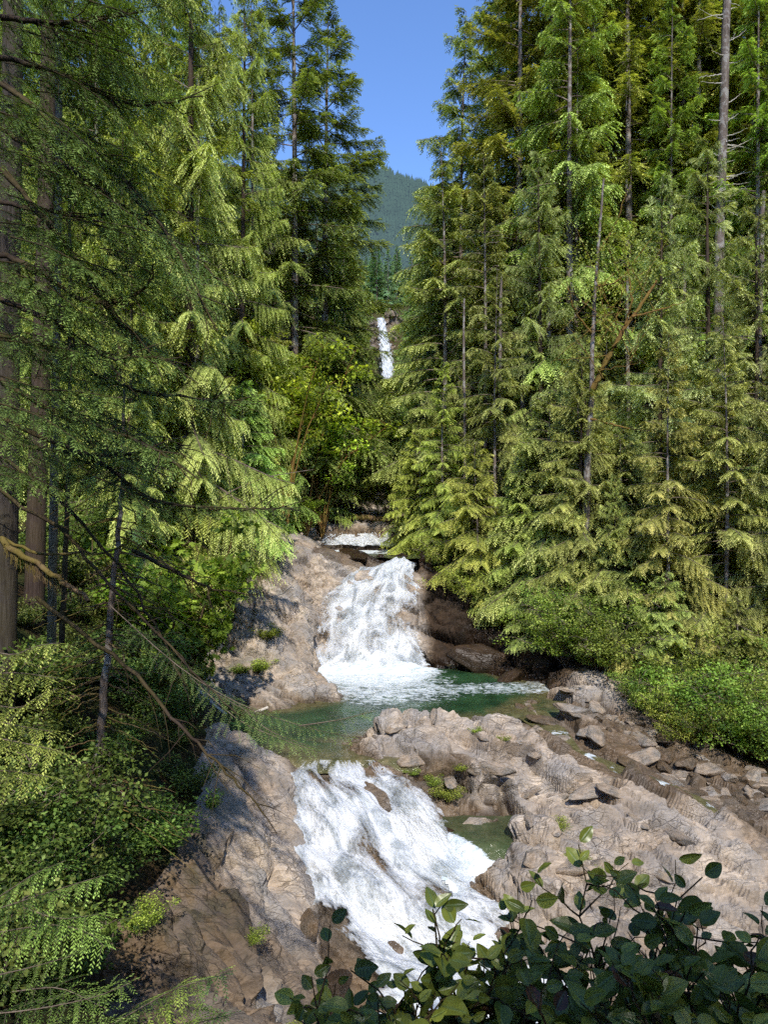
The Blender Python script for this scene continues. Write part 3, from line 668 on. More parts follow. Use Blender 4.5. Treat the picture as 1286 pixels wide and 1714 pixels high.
def conifer_proto(key, kind, seed, H, R, nb, cb=.1, tr=.28, bark='bark', dead=10, det=1., pexp=.58, scrag=.35, zmax=1.0, sticks=True):
    k = KIND[kind]; C = Crown(seed); rs = C.rs
    tm, tp = trunk_mesh(key+'_trunk', H, tr, M[bark], seed)
    for i in range(nb):
        f = ((i+rs.rand())/nb)**1.05; z = H*(cb+(1-cb)*f)
        if z > H*zmax: continue
        L = R*(max(0.02, 1-f)**pexp)*min(1, .7+f*3)*rs.uniform(1-scrag, 1.15)+.18
        az = i*2.39996+rs.normal(0, .7); e = math.radians(k['e0'][0]*(1-f)+k['e0'][1]*f**1.5+rs.normal(0, 5))
        t = np.linspace(0, 1, 8); hx = L*t*math.cos(e)
        wob = rs.normal(0, .05)*L
        bx = np.interp(z/H, tp[:, 2]/H, tp[:, 0]); by = np.interp(z/H, tp[:, 2]/H, tp[:, 1])
        pts = np.stack([bx+hx*math.cos(az)-wob*t*t*math.sin(az), by+hx*math.sin(az)+wob*t*t*math.cos(az), z+L*(math.sin(e)*t-k['droop']*t*t*(1-.6*f)+(.10*t**4 if kind != 'cedar' else .16*t**4))], 1)
        C.spray(pts, .012+.010*L, k['ls']*det, k['lw']*det, k['tsp']*det, k['lsp']*det, k['tl']*L*(.75 if L > 2 else 1), k['ang'], k['td'], s0=min(.3, .10+.05*L), tip=.16, flat=k['flat'], hang=k['hang'], jit=.26)
    dd = []
    for i in range(dead):
        z = H*cb*rs.uniform(.25, 1.3)+.3; az = rs.rand()*6.28; L = rs.uniform(.3, 1)*R*.55; t = np.linspace(0, 1, 6); e = rs.uniform(-.3, .15)
        pts = np.stack([L*t*math.cos(az), L*t*math.sin(az), z+L*(e*t-.25*t*t)]+rs.normal(0, .02*L, (3, 6)), 1); C.tub.append((pts, .012*np.linspace(1, .2, 6)))
        for j in range(3):
            q = rs.randint(2, 5); d_ = rs.normal(0, .3, 3)*L; C.tub.append((np.array([pts[q], pts[q]+d_*.5+[0, 0, -.03], pts[q]+d_]), [.006, .004, .002]))
    V, F_ = tubes(C.tub, 3)
    return dict(trunk=tm, crown=C.mesh(key+'_crown', M[k['mat']]), branches=mesh_np(key+'_branches', V, F_, M['twig'], True), H=H, R=R, kind=kind)
def broad_proto(key, seed, H, R, nst, nclump, leaf, lw, mat='bush', bark='twig', nleaf=60, star=False, crad=.35, tr=.03, zlo=.25, flatz=.6):
    C = Crown(seed); rs = C.rs; cl = []
    for i in range(nst):
        az = rs.rand()*6.28; L = R*rs.uniform(.35, 1); t = np.linspace(0, 1, 8); h = H*rs.uniform(.6, 1)
        pts = np.stack([L*t**1.3*math.cos(az), L*t**1.3*math.sin(az), h*(1.25*t-.25*t*t*(1+L/R))], 1)+rs.normal(0, .015*H, (8, 3))*t[:, None]
        C.tub.append((pts, tr*rs.uniform(.6, 1)*np.linspace(1, .15, 8)))
        for j in range(nclump):
            q = rs.uniform(zlo, 1); b = np.array([np.interp(q, t, pts[:, a]) for a in range(3)]); o = rs.normal(0, 1, 3); o /= np.linalg.norm(o); o[2] = abs(o[2])*.5
            e = b+o*R*rs.uniform(.1, .4); C.tub.append((np.array([b, (b+e)/2+[0, 0, .05*R], e]), [tr*.25, tr*.18, tr*.08])); cl.append((e, rs.uniform(.6, 1.2)))
    for e, s_ in cl:
        nlf = int(nleaf*s_); p = rs.normal(0, 1, (nlf, 3)); p /= np.linalg.norm(p, axis=1)[:, None]; p *= (rs.rand(nlf)**.45)[:, None]*crad*s_; p[:, 2] *= flatz
        dr = p/np.linalg.norm(p, axis=1)[:, None]+rs.normal(0, .45, p.shape); dr[:, 2] -= .35; dr /= np.linalg.norm(dr, axis=1)[:, None]
        up = np.array([0, 0, 1.])+rs.normal(0, .45, p.shape)
        tint = .35+.35*p[:, 2]/(crad*.6)+rs.normal(0, .16, nlf)+rs.normal(-.05, .2)
        if star:
            for a in (-1.1, -.55, 0, .55, 1.1):
                sd_ = np.cross(dr, up); sd_ /= np.linalg.norm(sd_, axis=1)[:, None]
                d2 = dr*math.cos(a)+sd_*math.sin(a); C.add(e+p, d2, up, leaf*(1-.18*abs(a))*np.ones(nlf), lw*np.ones(nlf), tint)
        else: C.add(e+p, dr, up, leaf*rs.uniform(.7, 1.2, nlf), lw*rs.uniform(.7, 1.2, nlf), tint)
    V, F_ = tubes(C.tub, 4)
    return dict(crown=C.mesh(key+'_leaves', M[mat]), branches=mesh_np(key+'_stems', V, F_, M[bark], True), H=H, R=R, kind='bush')
import time
_t = time.time()
PR = {}
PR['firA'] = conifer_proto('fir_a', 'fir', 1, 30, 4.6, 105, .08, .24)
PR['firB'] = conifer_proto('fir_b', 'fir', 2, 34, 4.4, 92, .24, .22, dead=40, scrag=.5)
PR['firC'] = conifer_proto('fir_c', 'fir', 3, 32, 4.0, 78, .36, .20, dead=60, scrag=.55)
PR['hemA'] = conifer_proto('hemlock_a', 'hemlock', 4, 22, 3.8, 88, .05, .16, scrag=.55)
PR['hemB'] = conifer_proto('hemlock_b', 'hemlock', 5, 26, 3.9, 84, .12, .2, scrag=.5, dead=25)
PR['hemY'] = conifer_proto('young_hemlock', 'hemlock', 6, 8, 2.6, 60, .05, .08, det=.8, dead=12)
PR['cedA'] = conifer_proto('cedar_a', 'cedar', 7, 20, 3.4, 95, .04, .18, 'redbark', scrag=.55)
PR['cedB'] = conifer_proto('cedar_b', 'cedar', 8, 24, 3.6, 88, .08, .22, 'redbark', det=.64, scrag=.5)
PR['bushA'] = broad_proto('bush_a', 11, 2.4, 2.0, 16, 9, .075, .045, nleaf=52, crad=.26)
PR['bushB'] = broad_proto('bush_b', 12, 1.5, 1.2, 10, 8, .07, .045, nleaf=55, crad=.28)
PR['bushC'] = broad_proto('bush_c', 13, .9, .8, 9, 7, .055, .035, nleaf=45, crad=.2, tr=.015)
PR['mapA'] = broad_proto('maple_a', 14, 8, 3.0, 9, 9, .13, .042, 'maple', 'orangemoss', 55, True, .65, .07, .45, .5)
PR['vineM'] = broad_proto('vine_maple', 15, 3.6, 1.8, 8, 8, .13, .050, 'maple', 'mossbark', 22, True, .32, .03, .35, .35)
print('quads', {k: len(v['crown'].polygons) for k, v in PR.items()})
print('protos', time.time()-_t)
def put(name, key, px, D, label, cat, group=None, top=None, H=None, rz=None, wide=1., tint=(1, 1, 1), sink=.15, z=None, x=None, tilt=(0, 0), parts=True):
    pr = PR[key]
    X_ = (px-643)/F*D if x is None else x
    zg = gh(X_, D)-sink if z is None else z
    if top is not None: H = CAMZ+(857-top)/F*D-zg
    s = H/pr['H'] if H else 1.
    if top is not None and H < 0.3: raise ValueError((name, px, D, top, zg))
    e = empty(name, (X_, D, zg), label, cat, group, random.uniform(0, 6.28) if rz is None else rz, (s*wide, s*wide, s))
    e.rotation_euler[0], e.rotation_euler[1] = tilt
    v = random.uniform(.85, 1.12)
    for pt in ('trunk', 'branches', 'crown'):
        if pt in pr:
            nm = {'trunk': 'trunk', 'branches': 'branch' if 'trunk' in pr else 'stem', 'crown': 'crown' if ('trunk' in pr or name.endswith('tree')) else 'foliage'}[pt]
            o = obj(nm, pr[pt], tr_ if pt == 'branches' and 'trunk' in pr else e)
            if pt == 'trunk': tr_ = o
            if pt == 'branches' : o.name = 'limbs' if 'trunk' in pr else 'stems'
            if pt == 'crown': o.color = (tint[0]*v, tint[1]*v, tint[2]*v, 1)
    return e
exec_trees = True
# ---- individually described conifers ---------------------------------------------------------
T = [
 ('hemlock_tree','hemA',738,50,262,1.0,'soft hemlock with a rounded top low against the mountain right of the gap',(.95,1,.9)),
 ('hemlock_tree','hemB',592,62,345,.65,'narrow hemlock closing the left side of the gap at the foot of the mountain',(.75,.9,.75)),
 # name, proto, px, D, top, wide, label, tint
 ('fir_tree','firA',492,43,-190,1.0,'tall dark fir left of the sky gap whose top leaves the picture',(.8,.85,.85)),
 ('fir_tree','firA',545,47,20,1.3,'dark fir with its pointed top against the sky just left of the gap',(.75,.82,.8)),
 ('hemlock_tree','hemB',575,60,330,.9,'grey green hemlock at the left edge of the valley gap below the pointed fir',(.9,.95,.8)),
 ('hemlock_tree','hemA',578,72,430,.75,'slender hemlock directly left of the distant waterfall',(.85,1,.7)),
 ('hemlock_tree','hemA',560,52,380,1.0,'dense hemlock behind the bright maple',(.85,.95,.75)),
 ('hemlock_tree','hemA',776,46,18,1.0,'pointed hemlock standing against the sky on the right of the gap',(1,1.05,1)),
 ('hemlock_tree','hemA',742,41,235,1.15,'broad hemlock with light drooping tips below the pointed hemlock',(1,1,.9)),
 ('hemlock_tree','hemB',812,38,255,1.0,'tall hemlock in front of the pointed hemlock with a bushy round shoulder',(1,1,.95)),
 ('hemlock_tree','hemB',716,62,400,.7,'dark shaded hemlock right of the distant waterfall',(.6,.75,.7)),
 ('hemlock_tree','hemA',730,50,470,.8,'dark hemlock low on the right side of the valley gap',(.6,.75,.7)),
 ('cedar_tree','cedB',905,36,250,1.05,'silvery green cedar behind the leaning mossy maple',(1,1,1)),
 ('fir_tree','firB',1010,47,-260,1.0,'tall fir with a bare grey lower trunk above the mossy maple',(1.15,1.15,.9)),
 ('fir_tree','firC',1143,44,-300,1.0,'tall fir with a slim bare trunk left of the dead snag',(1.2,1.2,.9)),
 ('fir_tree','firA',905,50,-240,1.0,'wide yellow green fir right of the pointed hemlock, top out of the picture',(1.1,1.1,.85)),
 ('fir_tree','firB',850,55,-90,.9,'fir at the right edge of the sky with dark blue green limbs',(.8,.85,.85)),
 ('fir_tree','firA',965,40,60,.8,'bright yellow green fir in the middle of the right forest',(1.25,1.2,.85)),
 ('fir_tree','firC',1262,42,-300,1.0,'tall fir with bare trunk near the right edge of the picture',(1,1,.85)),
 ('cedar_tree','cedB',1190,33,235,1.15,'broad pale cedar under the dead snag',(1.05,1.05,1.1)),
 ('cedar_tree','cedA',1265,29,330,1.1,'pale drooping cedar at the right edge of the picture',(1.1,1.1,1.1)),
 ('cedar_tree','cedA',1105,31,300,1.05,'silvery cedar left of the dead snag reaching down to the bank',(1.05,1.05,1.1)),
 ('hemlock_tree','hemA',1120,25.6,560,1.0,'brownish front hemlock above the bright bank bushes',(1.2,1.05,.9)),
 ('hemlock_tree','hemA',1215,25.5,520,1.0,'light hemlock beside the brownish front hemlock near the right edge',(1.15,1.1,.95)),
 ('cedar_tree','cedA',1290,24.5,560,.9,'low cedar cut by the right edge of the picture',(1.1,1.1,1)),
 ('hemlock_tree','hemA',830,34.5,450,1.0,'hemlock with layered light sprays above the dark rock cliff',(1.05,1.05,.9)),
 ('hemlock_tree','hemB',890,37,400,.9,'hemlock with visible trunk between the silvery cedar and the layered hemlock',(1,1,.9)),
 ('hemlock_tree','hemA',742,36,600,1.15,'low spreading hemlock hanging over the top of the middle waterfall',(1.2,1.2,.8)),
 ('hemlock_tree','hemY',705,38.5,720,1.1,'small bright hemlock leaning over the upper pool from the right',(1.25,1.25,.8)),
 ('hemlock_tree','hemY',800,32.4,740,1.1,'young hemlock with yellow green tips on the cliff edge right of the falls',(1.25,1.2,.8)),
 ('hemlock_tree','hemY',880,31,770,1.1,'young hemlock over the dark hollow of the right bank',(1.1,1.1,.8)),
 ('hemlock_tree','hemY',960,29.5,800,1.15,'young hemlock with long level sprays above the bank bushes',(1.15,1.1,.9)),
 ('hemlock_tree','hemY',1040,28,720,1.1,'young hemlock under the leaning mossy maple',(1.1,1.1,.9)),
 ('hemlock_tree','hemY',655,52,650,1.2,'small hemlock in the gap just under the distant waterfall',(1.1,1.15,.75)),
 ('hemlock_tree','hemA',604,55,640,.8,'hemlock with brown bare lower trunk behind the upper pool',(1,1.05,.8)),
 ('hemlock_tree','hemY',470,41,740,1.3,'low bushy hemlock behind the pale left rock bank',(1.1,1.1,.8)),
 ('cedar_tree','cedB',320,25,-330,.8,'sunlit cedar with long hanging yellow green sprays left of the dark firs',(1.05,1.08,.85)),
 ('cedar_tree','cedB',405,35,-60,.75,'drooping cedar between the sunlit cedar and the dark firs',(1.15,1.2,.8)),
 ('cedar_tree','cedA',250,25,60,1.1,'cedar in half shade behind the sunlit cedar',(1,1.1,.7)),
 ('hemlock_tree','hemA',425,38,380,1.1,'hemlock with pale dead twigs left of the bright maple',(1.1,1.1,.8)),
 ('hemlock_tree','hemA',500,48,420,1.1,'shaded hemlock behind the maple trunk',(.8,.9,.7)),
 ('hemlock_tree','hemY',415,37,640,1.2,'young yellow green hemlock above the left rock bank',(1.2,1.2,.8)),
 ('hemlock_tree','hemY',245,25,640,1.2,'young hemlock under the sunlit cedar',(1.1,1.15,.75)),
 ('hemlock_tree','hemY',530,44,700,1.2,'young hemlock under the bright maple',(.95,1.05,.75)),
]
for (nm, key, px, D, top, wide, lab, tint) in T:
    put(nm, key, px, D, lab, 'tree', None, top=top, wide=wide*1.0, tint=tint)
# ---- the packed forest behind ----------------------------------------------------------------
rr = random.Random(5)
cnt = 0
for D in (38, 44, 50, 57, 65, 75, 88):
    st = 118*44/D
    px = 930+rr.uniform(0, 50)
    while px < 1286+520*40/D*.6:
        key = rr.choice(['firA', 'firB', 'firC', 'firB', 'firC', 'hemB'])
        put('conifer_tree', key, px+rr.uniform(-20, 20), D+rr.uniform(-2, 2), 'tall conifer packed in the forest rows high on the right slope', 'tree', 'conifers packed on the right slope', H=rr.uniform(28, 36), wide=rr.uniform(.75, 1), tint=(rr.uniform(.85, 1.2), rr.uniform(.9, 1.15), .85)); cnt += 1
        px += st*rr.uniform(.7, 1.3)
for D in (34, 41, 50, 60, 72):
    st = 120*44/D
    px = -300+rr.uniform(0, 60)
    while px < 455:
        key = rr.choice(['firA', 'firB', 'hemB', 'hemA', 'cedB'])
        put('conifer_tree', key, px+rr.uniform(-20, 20), D+rr.uniform(-2, 2), 'tall conifer packed in the shaded forest rows on the left slope', 'tree', 'conifers packed on the left slope', H=rr.uniform(26, 34), wide=rr.uniform(.8, 1), tint=(rr.uniform(.8, 1.05), rr.uniform(.9, 1.1), .75)); cnt += 1
        px += st*rr.uniform(.7, 1.3)
for (px, D, top) in [(585,85,400),(560,95,330),(588,110,450),(575,130,380),(600,150,470),(596,175,420),(596,200,490),(592,225,505),(545,110,300),(530,90,300),
                     (712,85,380),(700,105,430),(690,130,470),(735,120,320),(716,150,390),(700,165,500),(694,195,520),(690,225,515),(760,100,250),(700,190,440),
                     (640,120,665),(655,95,660),(640,85,680),(668,80,640),(628,150,640),(662,160,625),(650,200,640),(634,215,632),(668,130,640),(652,140,648)]:
    D_ = D; zt_ = gh((px-643)/F*D_, D_)
    H_ = CAMZ+(857-top)/F*D_-zt_
    if H_ < 6: continue
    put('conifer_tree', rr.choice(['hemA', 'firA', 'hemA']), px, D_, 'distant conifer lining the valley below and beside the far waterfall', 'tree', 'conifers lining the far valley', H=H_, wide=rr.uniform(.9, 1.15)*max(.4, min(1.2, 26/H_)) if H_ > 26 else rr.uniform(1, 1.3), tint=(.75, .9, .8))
for i in range(26):
    D = rr.uniform(56, 215); x = rr.uniform(-1, 1)*(2.5+D*.02); px = 643+x/D*F; zg_ = gh(x, D); tp = CAMZ+(857-rr.uniform(648, 700))/F*D-zg_
    if tp > 2.5: put('conifer_tree', rr.choice(['hemA', 'hemY']), px, D, 'small conifer filling the valley floor under the far waterfall', 'tree', 'small conifers under the far waterfall', H=min(tp, 16), wide=rr.uniform(1, 1.4)*(1.6 if tp < 5 else 1), tint=(.8, .95, .75))
for (px, D, H_) in [(835,52,38),(868,43,40),(925,45,42),(990,44,42),(1055,42,40),(1090,46,42),(1170,43,40),(1225,45,42),(1290,42,40),(1030,50,42),(1150,52,44)]:
    put('fir_tree', 'firA', px, D, 'full crowned fir overlapping its neighbours high in the right forest', 'tree', 'full crowned firs of the right forest', H=H_, wide=.95, tint=(rr.uniform(1, 1.2), rr.uniform(1, 1.15), .85))
# trees above the far fall and on the nearer hill
for i in range(46):
    D = rr.uniform(275, 520); px = rr.uniform(560, 740)
    x = (px-643)/F*D
    put('conifer_tree', rr.choice(['hemA', 'firA']), px, D, 'hazy blue green conifer on the hill above the far waterfall', 'tree', 'conifers on the hill above the far waterfall', H=rr.uniform(20, 30), wide=1.15, tint=(.62, .85, 1.25))  # blue tint puts distance haze into the foliage colour
print('trees', cnt, time.time()-_t)

# ---- young trees and shrubs filling the banks ------------------------------------------------
def scatter(n, key, reg, lab, grp, name, cat, tint=(1, 1, 1), hr=(.7, 1.2), seed=1):
    r = random.Random(seed); k = 0
    while k < n:
        px = r.uniform(*reg[0]); D = r.uniform(*reg[1]); x = (px-643)/F*D
        if float(rockmask(np.array([x]), np.array([D]))[0]) > .15: continue
        put(name, key, px, D, lab, cat, grp, H=PR[key]['H']*r.uniform(*hr), wide=r.uniform(.9, 1.3), tint=(tint[0]*r.uniform(.85, 1.15), tint[1]*r.uniform(.9, 1.1), tint[2])); k += 1
scatter(34, 'bushB', ((-100, 420), (9, 34)), 'leafy green shrub in the undergrowth of the left bank', 'shrubs in the left undergrowth', 'shrub', 'shrub', (.6, .68, .55), seed=2)
scatter(40, 'bushC', ((-60, 380), (7.5, 22)), 'low small leaved plant on the left forest floor', 'low plants on the left forest floor', 'shrub', 'shrub', (.6, .7, .6), seed=3)
scatter(16, 'bushC', ((-60, 170), (5.2, 9)), 'dim small leaved plant low in the bottom left corner', 'dim plants in the bottom left corner', 'shrub', 'shrub', (.6, .7, .6), seed=13)
scatter(26, 'hemY', ((900, 1500), (28, 42)), 'small hemlock between the trunks of the right slope', 'small hemlocks on the right slope', 'hemlock_tree', 'tree', (1.05, 1.05, .85), (.7, 1.3), seed=4)
scatter(18, 'bushA', ((850, 1500), (25, 40)), 'shrub under the conifers of the right slope', 'shrubs under the right conifers', 'shrub', 'shrub', (.8, .95, .7), seed=5)
scatter(16, 'hemY', ((100, 520), (24, 44)), 'small hemlock under the left conifers', 'small hemlocks on the left slope', 'hemlock_tree', 'tree', (1.05, 1.1, .8), (.6, 1.2), seed=6)
scatter(12, 'bushA', ((380, 700), (41, 52)), 'shrub behind the upper pool', 'shrubs behind the upper pool', 'shrub', 'shrub', (.95, 1.1, .7), (.6, 1.), seed=8)
rq = random.Random(21)
for i in range(24):
    D = rq.uniform(26.5, 36); px = 760+(37-D)*14+rq.uniform(0, 1)*(1420-760-(37-D)*14)
    put(*rq.choice([('hemlock_tree', 'hemA'), ('cedar_tree', 'cedA'), ('hemlock_tree', 'hemB')]), px, D, 'mid height conifer in the front rows of the right forest', 'tree', 'mid height conifers of the right forest', H=rq.uniform(6, 13), wide=rq.uniform(1.0, 1.3), tint=(rq.uniform(.95, 1.15), rq.uniform(.95, 1.1), .9))
for i in range(16):
    D = rq.uniform(19, 42); px = rq.uniform(60, 215+(D-19)*10)
    put(*rq.choice([('hemlock_tree', 'hemA'), ('cedar_tree', 'cedA')]), px, D, 'mid height conifer in the shaded rows of the left forest', 'tree', 'mid height conifers of the left forest', H=rq.uniform(8, 16), wide=rq.uniform(1.0, 1.2), tint=(rq.uniform(.9, 1.1), 1.05, .75))
# bright bushes along the right water's edge (placed one by one)
for (px, D, top, lab, tint, w) in [
    (785,31.6,935,'small round bright bush hanging on the dark cliff right of the middle waterfall',(1.2,1.25,.8),1.0),
    (742,33.4,885,'bright hanging bush on the cliff lip just right of the middle waterfall',(1.15,1.2,.8),1.0),
    (948,26.8,1000,'bright leafy bush leaning over the dark hollow of the pool',(1.1,1.25,.8),1.15),
    (1010,26.6,960,'tall bright bush behind the one leaning over the hollow',(1,1.2,.8),1.2),
    (1000,25.6,1060,'bright bush with trailing twigs at the pool end of the right bank',(1.15,1.2,.8),1.1),
    (1075,25.2,1040,'yellow green bush left of the lowest bank bush',(1.15,1.2,.85),1.15),
    (1085,23.0,1120,'low round yellow green bush at the foot of the brownish front hemlock',(1.2,1.25,.9),1.0),
    (1150,22.0,1150,'lowest and brightest bush, reaching down to the wet rocks of the right bank',(1.3,1.35,.9),.95),
    (1195,22.8,1080,'darker leafy bush behind the lowest bank bush',(.9,1.1,.75),1.1),
    (1240,22.0,1130,'dense bush on the right bank beside the lowest one',(1,1.2,.8),1.1),
    (1290,21.6,1170,'bush on the right bank cut by the edge of the picture',(1,1.2,.8),1.1),
    (1260,25.5,1020,'upper bush near the right edge with dark gaps',(.85,1.05,.7),1.2),
    (1130,27.5,960,'shaded bush between the conifers above the bank bushes',(.8,1,.7),1.2)]:
    put('bush', 'bushA', px, D, lab, 'bush', None, top=top, wide=w, tint=tint)
for i in range(16):
    t = rq.random(); px = 930+t*420; D = np.interp(px, [930, 1000, 1100, 1200, 1350], [26.6, 25.2, 23.6, 22.6, 21.8])+rq.uniform(-.2, 1.8)
    put('bush', 'bushA', px, D, 'leafy bush in the thicket along the right bank', 'bush', 'bushes along the right bank', H=rq.uniform(1.4, 3.8), wide=rq.uniform(.7, 1.1), tint=(rq.uniform(.85, 1.3), rq.uniform(1., 1.3), .85))
for (px, D, H_) in [(1120,25.0,4.6),(1235,24.2,4.4),(900,28.6,3.4),(1065,26.2,5.0)]:
    put('hemlock_tree', 'hemY', px, D, 'small hemlock rising out of the bushes along the right bank', 'tree', 'small hemlocks among the right bank bushes', H=H_, wide=1.25, tint=(1.05, 1.05, .9))
# bigleaf maples
put('maple_tree', 'mapA', 510, 41, 'bright yellow green bigleaf maple with orange mossy limbs left of the far waterfall', 'tree', None, top=505, wide=.95, tint=(1.5, 1.5, .9))
put('maple_tree', 'mapA', 478, 36, 'small bright maple crown beside the larger bigleaf maple', 'tree', None, top=460, wide=.62, tint=(1.35, 1.4, .85))
put('maple_tree', 'mapA', 540, 42, 'low maple with a few bright clusters under the bigleaf maple', 'tree', None, top=640, wide=.9, tint=(1.4, 1.45, .9))
for (px, D, top, lab, w) in [(300,19,760,'vine maple with broad bright leaves in front of the sunlit cedar',.8),(318,20,925,'vine maple arching toward the left rock bank with large pale green leaves',.6),
                          (240,19,860,'vine maple in the undergrowth left of the rock bank',.9),(200,20,880,'shaded vine maple behind the thin mossy tree',1.1),
                          (430,33,820,'vine maple on top of the left rock bank',1.2),(500,40,800,'vine maple beside the upper pool on the left',1.3)]:
    put('vine_maple', 'vineM', px, D, lab, 'shrub', None, top=top, wide=w, tint=(1, 1.1, .8))
print('bushes', time.time()-_t)

# ---- trunks: dead snag, leaning mossy maple, near left trees -----------------------------------
def limb(px_pts, r0, r1, rs=None, sides=6, wob=0.):
    pts = np.array([P(*p) for p in px_pts]); n_ = len(pts)
    s = np.linspace(0, n_-1, n_*5); q = np.stack([np.interp(s, range(n_), pts[:, k]) for k in range(3)], 1)
    k = np.ones(5)/5
    for c in range(3):
        q[:, c] = np.convolve(np.pad(q[:, c], 2, mode='edge'), k, 'valid')
    q[0], q[-1] = pts[0], pts[-1]
    if rs is not None: q += rs.normal(0, wob, q.shape)
    return q, np.linspace(r0, r1, len(q))
def tree_root(name, label, px, D, cat='tree'):
    x = (px-643)/F*D; return empty(name, (x, D, gh(x, D)), label, cat)
def part(name, root, tubs, mat, sides=8, kind=None):
    V, F_ = tubes(tubs, sides); V = V-np.array(root.location)
    tk = [c for c in bpy.data.objects if c.parent == root and c.name.startswith('trunk')] if name in ('limbs', 'mossy_limb') else []
    o = obj(name, mesh_np(name, V, F_, mat, True), tk[0] if tk else root)
    return o
rs = np.random.RandomState(3)
# dead snag at the right
sn = tree_root('dead_tree', 'bare dead snag with short broken limbs rising above the pale cedars at the right', 1203, 37)
z0 = sn.location[2]
pb = 857+(CAMZ-z0+.5)/37*F
part('trunk', sn, [limb([(1202,pb,37),(1204,430,37),(1212,200,37),(1218,-20,37),(1221,-120,37)], .27, .17, rs, wob=.01)], M['bark'], 10)
tb = []
for i in range(46):
    y = rs.uniform(-60, 480); x = 1204+(430-y)*.032; L = rs.uniform(15, 55)*(1 if rs.rand() < .75 else -1); dn = rs.uniform(-22, 12); dd = rs.uniform(-1, 1)
    tb.append(limb([(x,y,37),(x+L*.5,y+dn*.35,37+dd*.5),(x+L,y+dn,37+dd)], .035, .008, rs, wob=.015))
part('limbs', sn, tb, M['palewood'], 4)
# leaning mossy maple
mm = tree_root('mossy_maple_tree', 'leaning mossy maple with orange brown limbs and a few bright leaves among the right conifers', 980, 28)
pb = 857+(CAMZ-mm.location[2]+.4)/28*F
part('trunk', mm, [limb([(980,pb,28.0),(983,800,28.0),(987,720,28.0),(992,640,28.0),(993,540,28.0),(1004,400,28.0),(1010,300,28.0)], .16, .035, rs, wob=.015)], M['bark'], 9)
part('limbs', mm, [limb([(990,660,27.9),(1012,610,27.6),(1045,550,27.4),(1075,510,27.3),(1100,470,27.2)], .13, .05, rs, wob=.012),
                   limb([(990,700,27.9),(1030,712,27.4),(1080,722,27.2)], .05, .02, rs, wob=.02), limb([(1045,550,27.4),(1060,500,27.0),(1050,440,27.0)], .05, .015, rs, wob=.02),
                   limb([(993,560,28.0),(960,520,27.6),(950,470,27.4)], .05, .015, rs, wob=.02), limb([(1060,530,27.3),(1100,520,27.0),(1150,505,26.8)], .05, .015, rs, wob=.02),
                   limb([(1003,420,28.0),(1030,380,27.8),(1050,320,27.6)], .04, .012, rs, wob=.02), limb([(998,480,28.0),(1040,470,27.6),(1090,400,27.4)], .04, .012, rs, wob=.02)]
                 +[limb([(1000+rs.uniform(-10,60),rs.uniform(400,640),27.6),(1000+rs.uniform(-90,140),rs.uniform(380,620),27.2)], .018, .006, rs, wob=.02) for _ in range(26)], M['orangemoss'], 6)
Cm = Crown(77)
for _ in range(42):
    c = P(rs.uniform(930,1120), rs.uniform(380,520), 27.3+rs.normal(0,.5)); nl_ = 34
    p = rs.normal(0, .32, (nl_, 3)); dr = rs.normal(0, 1, (nl_, 3)); dr /= np.linalg.norm(dr, axis=1)[:, None]
    Cm.add(c+p, dr, np.array([0, 0, 1.])+rs.normal(0, .4, (nl_, 3)), np.full(nl_, .12), np.full(nl_, .075), .5+rs.normal(0, .2, nl_))
Cm.V = [v-np.array(mm.location) for v in Cm.V]
obj('crown', Cm.mesh('maple_crown', M['bush']), mm)
px_ok = lambda x_: x_ < 860
# bare slim trunks among the right trees
for (x0, x1, yt, D, r, lab) in [(778,776,560,36,.10,'slim grey trunk left among the bare right hand trunks'),(836,838,520,36.5,.13,'slim grey trunk second among the bare right hand trunks'),(874,876,560,37,.16,'grey trunk third among the bare right hand trunks'),
                             (920,918,540,38,.20,'pale broad grey trunk near the middle of the right hand trunks'),(958,956,440,39,.17,'pale grey trunk just left of the leaning mossy maple'),(1052,1050,520,37,.14,'grey trunk right of the leaning mossy maple'),
                             (1140,1146,480,38,.17,'dark trunk behind the pale cedars'),(1265,1277,380,30,.17,'curved dark trunk close to the right edge'),(1235,1243,-100,48,.17,'thin grey trunk right of the dead snag')]:
    t_ = tree_root('bare_tree', lab, x0, D); pb = 857+(CAMZ-t_.location[2]+.4)/D*F
    part('trunk', t_, [limb([(x0,pb,D),(x0+1,(pb+yt)/2,D),(x1,yt,D),(x1+2,yt-60,D)], r, r*.45, rs, wob=.008)], M['bark'], 8)
    tb = []
    for _ in range(22):
        y = rs.uniform(yt-180, pb-60); L = rs.uniform(12, 42)*rs.choice([-1, 1])*36/D; tb.append(limb([(x0,y,D),(x0+L*.5,y+rs.uniform(-4,6),D+rs.uniform(-.5,.2)),(x0+L,y+rs.uniform(-8,16),D+rs.uniform(-1,.3))], .018, .005, rs, wob=.015))
    part('limbs', t_, tb, M['twig'], 3)
